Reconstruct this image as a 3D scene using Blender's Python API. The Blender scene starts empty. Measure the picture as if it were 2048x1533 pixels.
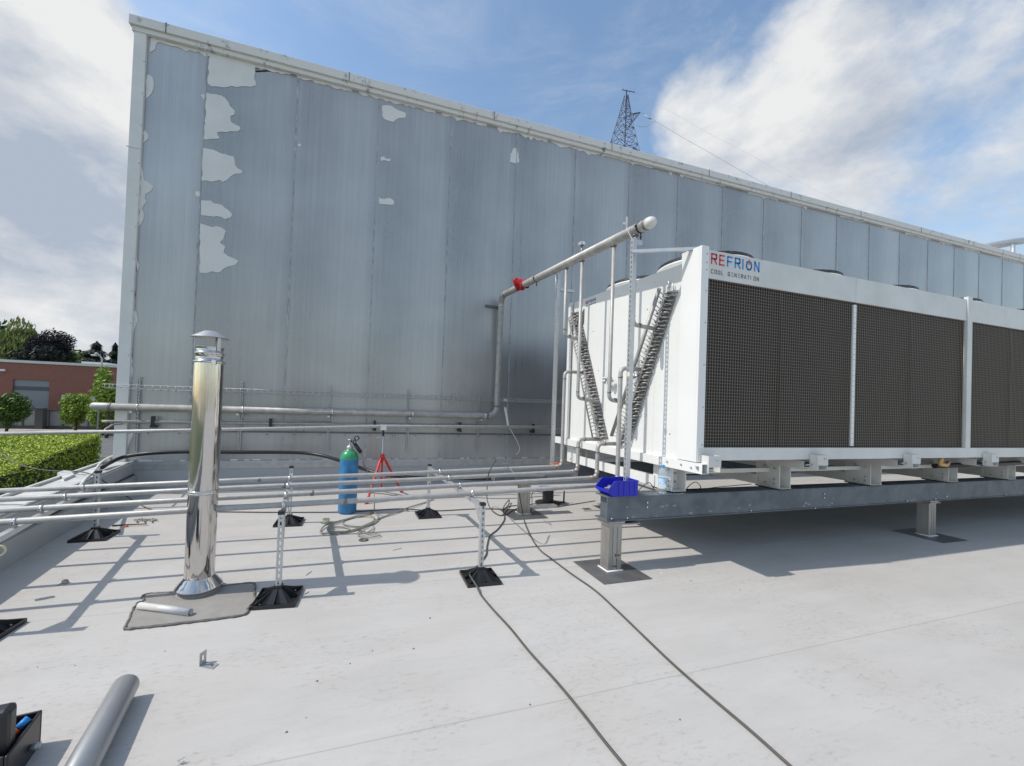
import bpy, bmesh, math, random
from mathutils import Vector, Matrix, Quaternion
sc = bpy.context.scene
col = sc.collection
rnd = random.Random(7)
# ------------------------------------------------------------------ measured view (used to place things on real planes)
F, H, CX, CY = 804.0, 1.57, 955.5, 792.9
yaw, pit, rol = .308, .0152, .0366
fw = Vector((math.sin(yaw)*math.cos(pit), math.cos(yaw)*math.cos(pit), math.sin(pit)))
r0 = Vector((math.cos(yaw), -math.sin(yaw), 0)); u0 = r0.cross(fw)
rt = r0*math.cos(rol) + u0*math.sin(rol); up = -r0*math.sin(rol) + u0*math.cos(rol)
def ray(x, y): return fw + rt*((x-CX)/F) - up*((y-CY)/F)
def Zp(x, y, z=0.0):
    d = ray(x, y); return Vector((0, 0, H)) + d*((z-H)/d.z)
def Yp(x, y, Y):
    d = ray(x, y); return Vector((0, 0, H)) + d*(Y/d.y)
def Xp(x, y, X):
    d = ray(x, y); return Vector((0, 0, H)) + d*(X/d.x)
V = Vector
# ------------------------------------------------------------------ materials
def N(nt, t, **k):
    n = nt.nodes.new(t)
    for a, b in k.items():
        if a.startswith('i_'):
            n.inputs[a[2:].replace('_', ' ')].default_value = b
        else: setattr(n, a, b)
    return n
def mat(name, base, rough=.5, metal=0., var=.0, vs=6., bump=0., bs=60., stretch=None, spec=None, trans=0., tint2=None, rvar=0.):
    m = bpy.data.materials.new(name); m.use_nodes = True; nt = m.node_tree; p = nt.nodes['Principled BSDF']
    L = nt.links.new
    p.inputs['Base Color'].default_value = (*base, 1); p.inputs['Roughness'].default_value = rough; p.inputs['Metallic'].default_value = metal
    if spec is not None: p.inputs['Specular IOR Level'].default_value = spec
    if trans: p.inputs['Transmission Weight'].default_value = trans
    tc = N(nt, 'ShaderNodeTexCoord'); vec = tc.outputs['Object']
    if stretch:
        mp = N(nt, 'ShaderNodeMapping'); mp.inputs['Scale'].default_value = stretch; L(vec, mp.inputs[0]); vec = mp.outputs[0]
    if var:
        n = N(nt, 'ShaderNodeTexNoise'); n.inputs['Scale'].default_value = vs; n.inputs['Detail'].default_value = 6; n.inputs['Roughness'].default_value = .6; L(vec, n.inputs['Vector'])
        r = N(nt, 'ShaderNodeValToRGB'); r.color_ramp.elements[0].position = .3; r.color_ramp.elements[1].position = .7
        t2 = tint2 or tuple(c*(1-var) for c in base)
        r.color_ramp.elements[0].color = (*t2, 1); r.color_ramp.elements[1].color = (*[min(1, c*(1+var*.5)) for c in base], 1)
        L(n.outputs['Fac'], r.inputs[0]); L(r.outputs[0], p.inputs['Base Color'])
        if rvar:
            mr = N(nt, 'ShaderNodeMapRange'); mr.inputs['To Min'].default_value = rough-rvar; mr.inputs['To Max'].default_value = rough+rvar
            L(n.outputs['Fac'], mr.inputs[0]); L(mr.outputs[0], p.inputs['Roughness'])
    if bump:
        n = N(nt, 'ShaderNodeTexNoise'); n.inputs['Scale'].default_value = bs; n.inputs['Detail'].default_value = 4; L(vec, n.inputs['Vector'])
        b = N(nt, 'ShaderNodeBump'); b.inputs['Strength'].default_value = bump; b.inputs['Distance'].default_value = .01
        L(n.outputs['Fac'], b.inputs['Height']); L(b.outputs[0], p.inputs['Normal'])
    return m
M = {}
M['white'] = mat('white_paint', (.74, .74, .725), .38, 0, .04, 1.5, .02, 8)
M['offwhite'] = mat('offwhite_paint', (.62, .62, .60), .5, 0, .12, 2.5, .05, 30)
M['galv'] = mat('galvanised', (.46, .47, .48), .42, .55, .16, 9, .03, 40)
M['strut'] = mat('strut_zinc', (.56, .57, .58), .38, .6, .10, 14)
M['offcut'] = mat('offcut_zinc', (.62, .61, .59), .5, .1, .15, 20, .1, 60)
M['rail'] = mat('rail_zinc', (.44, .45, .46), .45, .5, .12, 14)
M['beam'] = mat('weathered_steel', (.15, .165, .185), .6, .3, .3, 5, .08, 26, tint2=(.095, .11, .13))
M['post'] = mat('stainless_post', (.40, .38, .36), .42, .6, .25, 7, .05, 30, stretch=(1, 1, .25))
M['pad'] = mat('lead_sheet', (.20, .20, .205), .38, .55, .3, 7, .06, 20)
M['alu'] = mat('pipe_alu', (.40, .392, .38), .48, .25, .16, 16, .10, 55)
M['alu2'] = mat('pipe_alu_weathered', (.37, .36, .345), .48, .25, .28, 8, .12, 45)
M['weld'] = mat('weld_bare', (.26, .23, .21), .5, .5, .4, 30)
M['copper'] = mat('brazed_copper', (.34, .285, .26), .45, .5, .4, 30)
M['chrome'] = mat('bright_steel', (.70, .70, .70), .18, 1.0, .1, 20)
M['bend'] = mat('copper_bend_weathered', (.42, .40, .38), .4, .5, .35, 40)
M['rubber'] = mat('black_rubber', (.018, .018, .019), .55, 0, .3, 25, .05, 90)
M['plastic'] = mat('black_plastic', (.022, .022, .024), .38, 0, .2, 12)
M['cable'] = mat('grey_cable', (.085, .08, .072), .6, 0, .2, 12)
M['hose'] = mat('grey_hose', (.27, .26, .22), .55, 0, .2, 18)
M['blk'] = mat('black_hose', (.012, .012, .013), .4)
M['grille'] = mat('wire_mesh', (.205, .172, .14), .6, .1)
M['coil'] = mat('coil_fins', (.016, .015, .015), .7, .1, .5, 3)
M['fan'] = mat('fan_guard', (.03, .032, .036), .45)
M['blue'] = mat('blue_plastic', (.012, .018, .44), .42, 0, .08, 6)
M['red'] = mat('red_paint', (.60, .025, .025), .35, 0, .12, 12)
M['redcloth'] = mat('red_cloth', (.45, .012, .02), .8, 0, .35, 30, .2, 60)
M['cylblue'] = mat('cylinder_blue', (.035, .19, .40), .42, 0, .35, 12, .05, 30, rvar=.08)
M['cylgreen'] = mat('cylinder_green', (.035, .30, .13), .3, 0, .3, 12)
M['yellow'] = mat('brass_elbow', (.62, .38, .12), .45, 0, .25, 14)
M['tape'] = mat('masking_tape', (.68, .64, .42), .6)
M['orange'] = mat('orange_plastic', (.75, .13, .03), .4)
M['logored'] = mat('logo_red', (.62, .04, .07), .5)
M['logoblue'] = mat('logo_blue', (.02, .22, .58), .5)
M['logogrey'] = mat('logo_grey', (.17, .16, .16), .5)
M['ink'] = mat('marker_ink', (.03, .03, .03), .6)
M['sealant'] = mat('white_sealant', (.85, .85, .84), .5)
M['film'] = mat('protective_film', (.70, .695, .68), .55, 0, .07, 3)
M['joint'] = mat('joint_residue', (.40, .42, .43), .6, 0, .5, 20, stretch=(1, 1, .4))
M['coping'] = None
M['hedge'] = mat('hedge_leaf', (.44, .52, .05), .55, 0, .4, 3.0, tint2=(.22, .31, .025))
M['leafdark'] = mat('beech_leaf', (.026, .022, .028), .95, 0, .4, 1.5)
M['leafmid'] = mat('leaf_mid', (.10, .17, .02), .55, 0, .5, 1.2, tint2=(.04, .08, .012))
M['leafwillow'] = mat('willow_leaf', (.25, .28, .09), .8, 0, .5, .8, tint2=(.12, .15, .04))
M['leafpine'] = mat('pine_leaf', (.014, .026, .018), .65, 0, .4, 1.5)
M['leafbright'] = mat('leaf_bright', (.32, .42, .06), .6, 0, .4, 2.2, tint2=(.11, .18, .02))
M['bark'] = mat('bark', (.09, .07, .055), .8, 0, .3, 8)
M['asphalt'] = mat('asphalt', (.13, .13, .13), .8, 0, .2, 1.2)
M['paving'] = mat('paving', (.38, .34, .32), .8, 0, .15, .8)
M['grass'] = mat('ground_grass', (.06, .085, .03), .8, 0, .4, .6)
M['lampm'] = mat('lamp_metal', (.5, .51, .5), .4, .4)
M['fence'] = mat('fence_panel', (.30, .30, .28), .6, 0, .15, 3)
M['fencedark'] = mat('fence_post', (.09, .085, .08), .6)
M['shut1'] = mat('shutter_light', (.24, .25, .27), .5)
M['shut2'] = mat('shutter_dark', (.085, .09, .11), .5)
M['glass'] = mat('window_glass', (.12, .14, .16), .15)
M['pylon'] = mat('pylon_steel', (.10, .13, .20), .6, .3)
M['wire'] = mat('power_wire', (.30, .33, .40), .6)
M['patch'] = None

def brick_mat():
    m = bpy.data.materials.new('brick'); m.use_nodes = True; nt = m.node_tree; L = nt.links.new; p = nt.nodes['Principled BSDF']
    tc = N(nt, 'ShaderNodeTexCoord'); mp = N(nt, 'ShaderNodeMapping'); mp.inputs['Rotation'].default_value = (math.pi/2, 0, 0); L(tc.outputs['Object'], mp.inputs[0])
    b = N(nt, 'ShaderNodeTexBrick'); b.inputs['Scale'].default_value = 3.2; b.inputs['Color1'].default_value = (.29, .115, .082, 1); b.inputs['Color2'].default_value = (.24, .092, .066, 1); b.inputs['Mortar'].default_value = (.24, .15, .12, 1); b.inputs['Mortar Size'].default_value = .015
    L(mp.outputs[0], b.inputs[0]); L(b.outputs[0], p.inputs['Base Color']); p.inputs['Roughness'].default_value = .85
    return m
M['brick'] = brick_mat()

def roof_mat():
    m = bpy.data.materials.new('roof_membrane'); m.use_nodes = True; nt = m.node_tree; L = nt.links.new; p = nt.nodes['Principled BSDF']
    tc = N(nt, 'ShaderNodeTexCoord'); O = tc.outputs['Object']
    def noise(s, d=5, st=None, rough=.6):
        n = N(nt, 'ShaderNodeTexNoise'); n.inputs['Scale'].default_value = s; n.inputs['Detail'].default_value = d; n.inputs['Roughness'].default_value = rough
        if st:
            mp = N(nt, 'ShaderNodeMapping'); mp.inputs['Scale'].default_value = st; mp.inputs['Rotation'].default_value = (0, 0, .05); L(O, mp.inputs[0]); L(mp.outputs[0], n.inputs['Vector'])
        else: L(O, n.inputs['Vector'])
        return n.outputs['Fac']
    def ramp(f, a, b, ca, cb):
        r = N(nt, 'ShaderNodeValToRGB'); r.color_ramp.elements[0].position = a; r.color_ramp.elements[1].position = b
        r.color_ramp.elements[0].color = (*ca, 1); r.color_ramp.elements[1].color = (*cb, 1); L(f, r.inputs[0]); return r.outputs[0]
    def mul(a, b):
        x = N(nt, 'ShaderNodeMix', data_type='RGBA', blend_type='MULTIPLY'); x.inputs[0].default_value = 1; L(a, x.inputs[6]); L(b, x.inputs[7]); return x.outputs[2]
    c = ramp(noise(.9, 6), .3, .72, (.465, .445, .42), (.505, .493, .474))
    c = mul(c, ramp(noise(1.7, 7, (.5, 2.2, 1)), .38, .60, (.94, .94, .935), (1, 1, 1)))
    scf = ramp(noise(1.1, 4, (1, 1.3, 1)), .50, .62, (1, 1, 1), (0, 0, 0)); fine = ramp(noise(17, 9, (1, 2.6, 1), .75), .36, .47, (.80, .79, .78), (1, 1, 1))
    mxx = N(nt, 'ShaderNodeMix', data_type='RGBA', blend_type='LIGHTEN'); mxx.inputs[0].default_value = 1; L(scf, mxx.inputs[6]); L(fine, mxx.inputs[7]); c = mul(c, mxx.outputs[2])
    c = mul(c, ramp(noise(6, 8, (1, 5, 1), .7), .28, .48, (.94, .935, .93), (1, 1, 1)))
    c = mul(c, ramp(noise(26, 3, None, .5), .215, .25, (.6, .59, .58), (1, 1, 1)))      # small dark marks
    c = mul(c, ramp(noise(14, 2, (.35, 2.2, 1), .5), .19, .23, (.75, .74, .73), (1, 1, 1)))
    # welded lap seams every 1.55 m, parallel to the wall
    sx = N(nt, 'ShaderNodeSeparateXYZ'); L(O, sx.inputs[0])
    nn = noise(1.2, 2)
    wob = N(nt, 'ShaderNodeMath', operation='MULTIPLY_ADD'); L(nn, wob.inputs[0]); wob.inputs[1].default_value = .012; L(sx.outputs['Y'], wob.inputs[2])
    ad = N(nt, 'ShaderNodeMath', operation='ADD'); L(wob.outputs[0], ad.inputs[0]); ad.inputs[1].default_value = 20*1.55-1.914
    dv = N(nt, 'ShaderNodeMath', operation='DIVIDE'); L(ad.outputs[0], dv.inputs[0]); dv.inputs[1].default_value = 1.55
    fr = N(nt, 'ShaderNodeMath', operation='FRACT'); L(dv.outputs[0], fr.inputs[0])
    r = N(nt, 'ShaderNodeValToRGB'); e = r.color_ramp.elements; e[0].position = 0; e[0].color = (.62, .61, .60, 1); e[1].position = .0042; e[1].color = (1.0, 1.0, 1.0, 1)
    e2 = e.new(.0022); e2.color = (.66, .65, .64, 1); e3 = e.new(.04); e3.color = (1.03, 1.03, 1.03, 1); e4 = e.new(.055); e4.color = (1, 1, 1, 1); L(fr.outputs[0], r.inputs[0])
    c = mul(c, r.outputs[0])
    L(c, p.inputs['Base Color']); p.inputs['Roughness'].default_value = .62; p.inputs['Specular IOR Level'].default_value = .35
    b = N(nt, 'ShaderNodeBump'); b.inputs['Strength'].default_value = .25; b.inputs['Distance'].default_value = .02
    L(noise(3.5, 8, (1, 2, 1)), b.inputs['Height']); L(b.outputs[0], p.inputs['Normal'])
    return m
M['roof'] = roof_mat()
M['upstand'] = mat('upstand_membrane', (.40, .41, .425), .6, 0, .08, 2, .1, 6)
M['parapet'] = mat('parapet_sheet', (.44, .455, .46), .45, .2, .1, 2)
M['parlight'] = mat('parapet_coping', (.62, .62, .60), .5, .1, .22, 5)

WY = 7.6; WX0 = -3.41; SEAM0 = -2.445; SP = 1.377
def wall_mat():
    m = bpy.data.materials.new('zinc_cladding'); m.use_nodes = True; nt = m.node_tree; L = nt.links.new; p = nt.nodes['Principled BSDF']
    tc = N(nt, 'ShaderNodeTexCoord'); O = tc.outputs['Object']
    sx = N(nt, 'ShaderNodeSeparateXYZ'); L(O, sx.inputs[0])
    def math_(op, a, b=None, c=None):
        n = N(nt, 'ShaderNodeMath', operation=op)
        for i, v in enumerate((a, b, c)):
            if v is None: continue
            if isinstance(v, (int, float)): n.inputs[i].default_value = v
            else: L(v, n.inputs[i])
        return n.outputs[0]
    u = math_('DIVIDE', math_('SUBTRACT', sx.outputs['X'], SEAM0), SP)
    fr = math_('FRACT', math_('ADD', u, 20)); fl = math_('FLOOR', math_('ADD', u, 20))
    wn = N(nt, 'ShaderNodeTexWhiteNoise', noise_dimensions='1D'); L(fl, wn.inputs['W'])
    mp = N(nt, 'ShaderNodeMapping'); mp.inputs['Scale'].default_value = (9, 1, .35); L(O, mp.inputs[0])
    n1 = N(nt, 'ShaderNodeTexNoise'); n1.inputs['Scale'].default_value = 1.6; n1.inputs['Detail'].default_value = 8; n1.inputs['Roughness'].default_value = .65; L(mp.outputs[0], n1.inputs['Vector'])
    n2 = N(nt, 'ShaderNodeTexNoise'); n2.inputs['Scale'].default_value = .9; n2.inputs['Detail'].default_value = 5; L(O, n2.inputs['Vector'])
    mp3 = N(nt, 'ShaderNodeMapping'); mp3.inputs['Scale'].default_value = (30, 1, 1.2); L(O, mp3.inputs[0])
    n3 = N(nt, 'ShaderNodeTexNoise'); n3.inputs['Scale'].default_value = 1.5; n3.inputs['Detail'].default_value = 8; n3.inputs['Roughness'].default_value = .7; L(mp3.outputs[0], n3.inputs['Vector'])
    # tone band across each panel: darker right of the joint, lighter farther on
    band = N(nt, 'ShaderNodeValToRGB'); e = band.color_ramp.elements; e[0].position = 0; e[0].color = (.46,)*3+(1,); e[1].position = 1; e[1].color = (.42,)*3+(1,)
    for ps, cv in ((.10, .30), (.35, .40), (.62, .66), (.88, .72), (.96, .5)): x = e.new(ps); x.color = (cv,)*3+(1,)
    L(fr, band.inputs[0])
    s = math_('MULTIPLY', band.outputs[0], .42)
    s = math_('MULTIPLY_ADD', wn.outputs['Value'], .16, s)
    s = math_('MULTIPLY_ADD', n1.outputs['Fac'], .26, s)
    s = math_('MULTIPLY_ADD', n2.outputs['Fac'], .40, s)
    s = math_('MULTIPLY_ADD', n3.outputs['Fac'], .10, s)
    r = N(nt, 'ShaderNodeValToRGB'); r.color_ramp.elements[0].position = .52; r.color_ramp.elements[1].position = 1.0
    r.color_ramp.elements[0].color = (.335, .34, .342, 1); r.color_ramp.elements[1].color = (.56, .563, .56, 1); L(s, r.inputs[0])
    # micro ribs : dark hairlines each 97 mm
    rf = math_('FRACT', math_('MULTIPLY', sx.outputs['X'], 1/.0983))
    rr = N(nt, 'ShaderNodeValToRGB'); e = rr.color_ramp.elements; e[0].position = 0; e[0].color = (.72,)*3+(1,); e[1].position = .07; e[1].color = (1, 1, 1, 1); L(rf, rr.inputs[0])
    mx = N(nt, 'ShaderNodeMix', data_type='RGBA', blend_type='MULTIPLY'); mx.inputs[0].default_value = .6; L(r.outputs[0], mx.inputs[6]); L(rr.outputs[0], mx.inputs[7])
    L(mx.outputs[2], p.inputs['Base Color'])
    p.inputs['Metallic'].default_value = .52
    rg = N(nt, 'ShaderNodeMapRange'); rg.inputs['From Min'].default_value = .3; rg.inputs['From Max'].default_value = .8; rg.inputs['To Min'].default_value = .20; rg.inputs['To Max'].default_value = .36; L(s, rg.inputs[0]); L(rg.outputs[0], p.inputs['Roughness'])
    b = N(nt, 'ShaderNodeBump'); b.inputs['Strength'].default_value = .35; b.inputs['Distance'].default_value = .004
    hh = math_('MULTIPLY_ADD', rr.outputs[0], .6, n3.outputs['Fac']); L(hh, b.inputs['Height']); L(b.outputs[0], p.inputs['Normal'])
    return m
M['wall'] = wall_mat()
def coping_mat():
    m = bpy.data.materials.new('coping_dirty'); m.use_nodes = True; nt = m.node_tree; L = nt.links.new; p = nt.nodes['Principled BSDF']
    tc = N(nt, 'ShaderNodeTexCoord'); O = tc.outputs['Object']
    mp = N(nt, 'ShaderNodeMapping'); mp.inputs['Scale'].default_value = (3.2, 1, 2.4); L(O, mp.inputs[0])
    n = N(nt, 'ShaderNodeTexNoise'); n.inputs['Scale'].default_value = 1.5; n.inputs['Detail'].default_value = 9; n.inputs['Roughness'].default_value = .75; L(mp.outputs[0], n.inputs['Vector'])
    r = N(nt, 'ShaderNodeValToRGB'); r.color_ramp.elements[0].position = .33; r.color_ramp.elements[1].position = .43; r.color_ramp.elements[0].color = (.17, .165, .155, 1); r.color_ramp.elements[1].color = (.68, .665, .64, 1)
    L(n.outputs['Fac'], r.inputs[0]); L(r.outputs[0], p.inputs['Base Color']); p.inputs['Roughness'].default_value = .6
    return m
M['coping'] = coping_mat()
M['patch'] = mat('bitumen_patch', (.285, .272, .252), .7, 0, .12, 8, .15, 30)
M['mastic'] = mat('mastic', (.13, .12, .11), .5, 0, .2, 30)
def flue_mat():
    m = mat('polished_flue', (.60, .575, .55), .09, 1.0)
    nt = m.node_tree; L = nt.links.new; p = nt.nodes['Principled BSDF']
    tc = N(nt, 'ShaderNodeTexCoord'); mp = N(nt, 'ShaderNodeMapping'); mp.inputs['Scale'].default_value = (7, 7, 1.1); L(tc.outputs['Object'], mp.inputs[0])
    n = N(nt, 'ShaderNodeTexNoise'); n.inputs['Scale'].default_value = 1.4; n.inputs['Detail'].default_value = 3; L(mp.outputs[0], n.inputs['Vector'])
    b = N(nt, 'ShaderNodeBump'); b.inputs['Strength'].default_value = .22; b.inputs['Distance'].default_value = .02; L(n.outputs['Fac'], b.inputs['Height']); L(b.outputs[0], p.inputs['Normal'])
    return m
M['flue'] = flue_mat()
# ------------------------------------------------------------------ mesh builder
class MB:
    def __init__(s): s.b = bmesh.new()
    def poly(s, vs): 
        try: return s.b.faces.new([s.b.verts.new(v) for v in vs])
        except ValueError: return None
    def box(s, a, b, rz=0, piv=None, mtx=None):
        x0, y0, z0 = [min(a[i], b[i]) for i in range(3)]; x1, y1, z1 = [max(a[i], b[i]) for i in range(3)]
        vs = [V((x, y, z)) for z in (z0, z1) for x, y in ((x0, y0), (x1, y0), (x1, y1), (x0, y1))]
        if rz:
            pv = V(piv) if piv else V(((x0+x1)/2, (y0+y1)/2, 0)); R_ = Matrix.Rotation(rz, 3, 'Z'); vs = [R_ @ (v-pv)+pv for v in vs]
        if mtx: vs = [mtx @ v for v in vs]
        q = [s.b.verts.new(v) for v in vs]
        for f in ((3, 2, 1, 0), (4, 5, 6, 7), (0, 1, 5, 4), (1, 2, 6, 5), (2, 3, 7, 6), (3, 0, 4, 7)): s.b.faces.new([q[i] for i in f])
        return s
    def bar(s, p, q, w, h, upv=(0, 0, 1)):
        """box of width w and height h running p -> q"""
        p, q = V(p), V(q); d = (q-p); L_ = d.length; d.normalize(); u = V(upv)
        if abs(d.dot(u)) > .98: u = V((0, 1, 0))
        sd = d.cross(u).normalized(); u = sd.cross(d)
        c = [p+sd*(a*w/2)+u*(b*h/2) for a, b in ((-1, -1), (1, -1), (1, 1), (-1, 1))]; e = [v+d*L_ for v in c]
        a_ = [s.b.verts.new(v) for v in c+e]
        for f in ((3, 2, 1, 0), (4, 5, 6, 7), (0, 1, 5, 4), (1, 2, 6, 5), (2, 3, 7, 6), (3, 0, 4, 7)): s.b.faces.new([a_[i] for i in f])
        return s
    def prism(s, pts, ext):
        """polygon pts (3D, planar) extruded by vector ext"""
        e = V(ext); a = [s.b.verts.new(V(p)) for p in pts]; b = [s.b.verts.new(V(p)+e) for p in pts]; n = len(a)
        s.b.faces.new(a); s.b.faces.new(b[::-1])
        for i in range(n): s.b.faces.new([a[(i+1) % n], a[i], b[i], b[(i+1) % n]])
        return s
    def tube(s, pts, r, n=14, caps=True, hollow=0, smooth=True):
        pts = [V(p) for p in pts]; rs = r if isinstance(r, (list, tuple)) else [r]*len(pts)
        t0 = (pts[1]-pts[0]).normalized(); ref = V((0, 0, 1)) if abs(t0.z) < .9 else V((0, 1, 0)); x = t0.cross(ref).normalized()
        rings = []
        for i, p in enumerate(pts):
            if i == 0: t = (pts[1]-pts[0])
            elif i == len(pts)-1: t = pts[-1]-pts[-2]
            else: t = (pts[i+1]-p).normalized()+(p-pts[i-1]).normalized()
            t.normalize(); x = (x-t*x.dot(t)).normalized(); y = t.cross(x)
            rings.append([s.b.verts.new(p+(x*math.cos(2*math.pi*k/n)+y*math.sin(2*math.pi*k/n))*rs[i]) for k in range(n)])
        for a, b in zip(rings, rings[1:]):
            for k in range(n):
                f = s.b.faces.new([a[k], a[(k+1) % n], b[(k+1) % n], b[k]]); f.smooth = smooth
        if caps: s.b.faces.new(rings[0][::-1]); s.b.faces.new(rings[-1])
        return s
    def lathe(s, prof, c=(0, 0, 0), n=32, closed=False, axis=None):
        """prof: list of (r,z); about z through c, or about axis direction"""
        c = V(c); Q = V((0, 0, 1)).rotation_difference(V(axis)).to_matrix() if axis is not None else Matrix.Identity(3); rings = []
        for r, z in prof:
            if r < 1e-5: rings.append([s.b.verts.new(c+Q @ V((0, 0, z)))])
            else: rings.append([s.b.verts.new(c+Q @ V((r*math.cos(2*math.pi*k/n), r*math.sin(2*math.pi*k/n), z))) for k in range(n)])
        pr = list(zip(rings, rings[1:]))+([(rings[-1], rings[0])] if closed else [])
        for a, b in pr:
            for k in range(n):
                k2 = (k+1) % n
                if len(a) == 1 and len(b) == 1: continue
                if len(a) == 1: f = s.b.faces.new([a[0], b[k2], b[k]])
                elif len(b) == 1: f = s.b.faces.new([a[k], a[k2], b[0]])
                else: f = s.b.faces.new([a[k], a[k2], b[k2], b[k]])
                f.smooth = True
        return s
    def build(s, name, m, parent=None, bevel=0, auto=True):
        bmesh.ops.recalc_face_normals(s.b, faces=s.b.faces)
        me = bpy.data.meshes.new(name); s.b.to_mesh(me); s.b.free()
        o = bpy.data.objects.new(name, me); col.objects.link(o); me.materials.append(M[m] if isinstance(m, str) else m)
        if parent is not None:
            o.parent = parent; o.matrix_parent_inverse = Matrix.Translation(-parent.location) if parent.parent is None and parent.type == 'EMPTY' else Matrix.Identity(4)
        if bevel:
            md = o.modifiers.new('bevel', 'BEVEL'); md.width = bevel; md.segments = 2; md.limit_method = 'ANGLE'; md.angle_limit = math.radians(40)
        return o
def tag(o, label=None, cat=None, group=None, kind=None):
    if label: o['label'] = label
    if cat: o['category'] = cat
    if group: o['group'] = group
    if kind: o['kind'] = kind
    return o
def thing(name, label, cat, loc=(0, 0, 0), group=None):
    o = bpy.data.objects.new(name, None); o.empty_display_size = .1; col.objects.link(o); o.location = loc
    return tag(o, label, cat, group)
def copy_tree(o, loc=None, parent=None):
    c = o.copy(); col.objects.link(c)
    if parent is not None: c.parent = parent
    if loc is not None: c.location = loc
    for ch in list(o.children): copy_tree(ch, None, c)
    return c
def arc(path, rad, n=7):
    """round the corners of a polyline"""
    path = [V(p) for p in path]; out = [path[0]]
    for a, b, c in zip(path, path[1:], path[2:]):
        d1 = (a-b).normalized(); d2 = (c-b).normalized(); th = d1.angle(d2)
        if th > 3.1: out.append(b); continue
        t = min(rad/math.tan(th/2), (a-b).length*.49, (c-b).length*.49); p1 = b+d1*t; p2 = b+d2*t; r = t*math.tan(th/2)
        ctr = b+(d1+d2).normalized()*(r/math.sin(th/2)); v1 = p1-ctr; v2 = p2-ctr; ang = v1.angle(v2); ax = v1.cross(v2).normalized()
        for k in range(n+1): out.append(ctr+Quaternion(ax, ang*k/n) @ v1)
    out.append(path[-1]); return out
def spline(pts, n=8):
    pts = [V(p) for p in pts]; P = [pts[0]*2-pts[1]]+pts+[pts[-1]*2-pts[-2]]; out = []
    for i in range(1, len(P)-2):
        a, b, c, d = P[i-1:i+3]
        for k in range(n):
            t = k/n; out.append(.5*((2*b)+(c-a)*t+(2*a-5*b+4*c-d)*t*t+(3*b-a-3*c+d)*t**3))
    out.append(pts[-1]); return out
def single(mb, name, m, label, cat, group=None, bevel=0):
    """thing that is one mesh; origin moved to its base"""
    o = mb.build(name, m, None, bevel); tag(o, label, cat, group); rebase(o); return o
def rebase(o):
    vs = o.data.vertices; mn = [min(v.co[i] for v in vs) for i in range(3)]; mx = [max(v.co[i] for v in vs) for i in range(3)]
    c = V(((mn[0]+mx[0])/2, (mn[1]+mx[1])/2, mn[2])); o.data.transform(Matrix.Translation(-c)); o.location = c
# ------------------------------------------------------------------ setting
g = MB(); GZ = -3.0
g.poly([(-400, -60, GZ), (400, -60, GZ), (400, 700, GZ), (-400, 700, GZ)]); tag(g.build('ground', 'grass'), kind='structure')
g = MB(); g.box((-200, 33, GZ), (60, 49.5, GZ+.006)); tag(g.build('street', 'asphalt'), kind='structure')
g = MB(); g.box((-200, 49.5, GZ), (60, 53.6, GZ+.13)); tag(g.build('pavement', 'paving'), kind='structure')
PX = lambda y: -2.73-.12*(y-4.42)          # inner foot of the parapet
g = MB(); g.prism([(PX(-32), -32, 0), (40, -32, 0), (40, WY+.2, 0), (PX(WY+.2), WY+.2, 0)], (0, 0, -.3)); tag(g.build('roof_deck', 'roof'), kind='structure')
# low building under the roof
g = MB(); g.prism([(PX(-32)-.45, -32, -.31), (40, -32, -.31), (40, WY+.2, -.31), (PX(WY+.2)-.45, WY+.2, -.31)], (0, 0, GZ+.31))
o = g.build('lower_building', 'offwhite'); tag(o, 'pale low building carrying the flat roof, its side wall below the parapet', 'building'); rebase(o)
# ---- warehouse wall
wh = thing('warehouse', 'tall warehouse clad in blue-grey metal panels with peeling white film', 'building', (12, WY+4, 0))
WT = 7.15
g = MB(); g.box((WX0+.02, WY, .44), (60, WY+16, WT+.03)); g.build('cladding', 'wall', wh)
g = MB(); g.box((WX0-.005, WY-.05, .45), (WX0+.155, WY+.3, WT)); tr = g.build('corner_trim', 'film', wh, .004)
g = MB(); g.box((WX0-.03, WY-.055, 5.32), (WX0+.156, WY-.049, 5.335))
for z in (1.1, 1.6, 2.1, 2.6, 3.1, 3.6, 4.1, 4.6, 5.1, 5.7, 6.2, 6.7):
    g.lathe([(0, 0), (.012, 0), (.009, -.006), (0, -.007)], (WX0+.14, WY-.05, z), 8, axis=(0, 1, 0))
g.build('trim_screw', 'strut', tr)
g = MB(); g.box((WX0-.06, WY-.10, 7.215), (60, WY+.5, 7.36)); g.box((WX0-.03, WY-.065, 7.14), (60, WY+.3, 7.215)); cp = g.build('coping', 'coping', wh, .006)
g = MB()
for i in range(-1, 20):
    x = WX0+.42+i*2.75
    if x > WX0: g.box((x, WY-.105, 7.21), (x+.012, WY-.09, 7.365))
g.build('coping_joint', 'mastic', cp)
for i in range(0, 30):
    x = SEAM0+i*SP; g = MB(); pts = []
    z = .46; 
    while z < 7.11:
        w = .006+rnd.random()*.006 if rnd.random() > .12 else .02
        z2 = min(7.122, z+.15+rnd.random()*.5); g.box((x-w, WY-.006-rnd.random()*.002, z), (x+w*.7, WY+.01, z2)); z = z2+.0005
    g.build('panel_joint', 'joint', wh)
g = MB(); g.box((WX0+.156, WY-.03, .40), (60, WY+.01, .455)); g.box((WX0+.156, WY-.022, .33), (60, WY+.01, .40))
for i in range(46): g.box((-3+i*.45, WY-.034, .425), (-2.985+i*.45, WY-.03, .44))
g.build('base_flashing', 'galv', wh)
g = MB(); z = .455; x = -3.1
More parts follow.
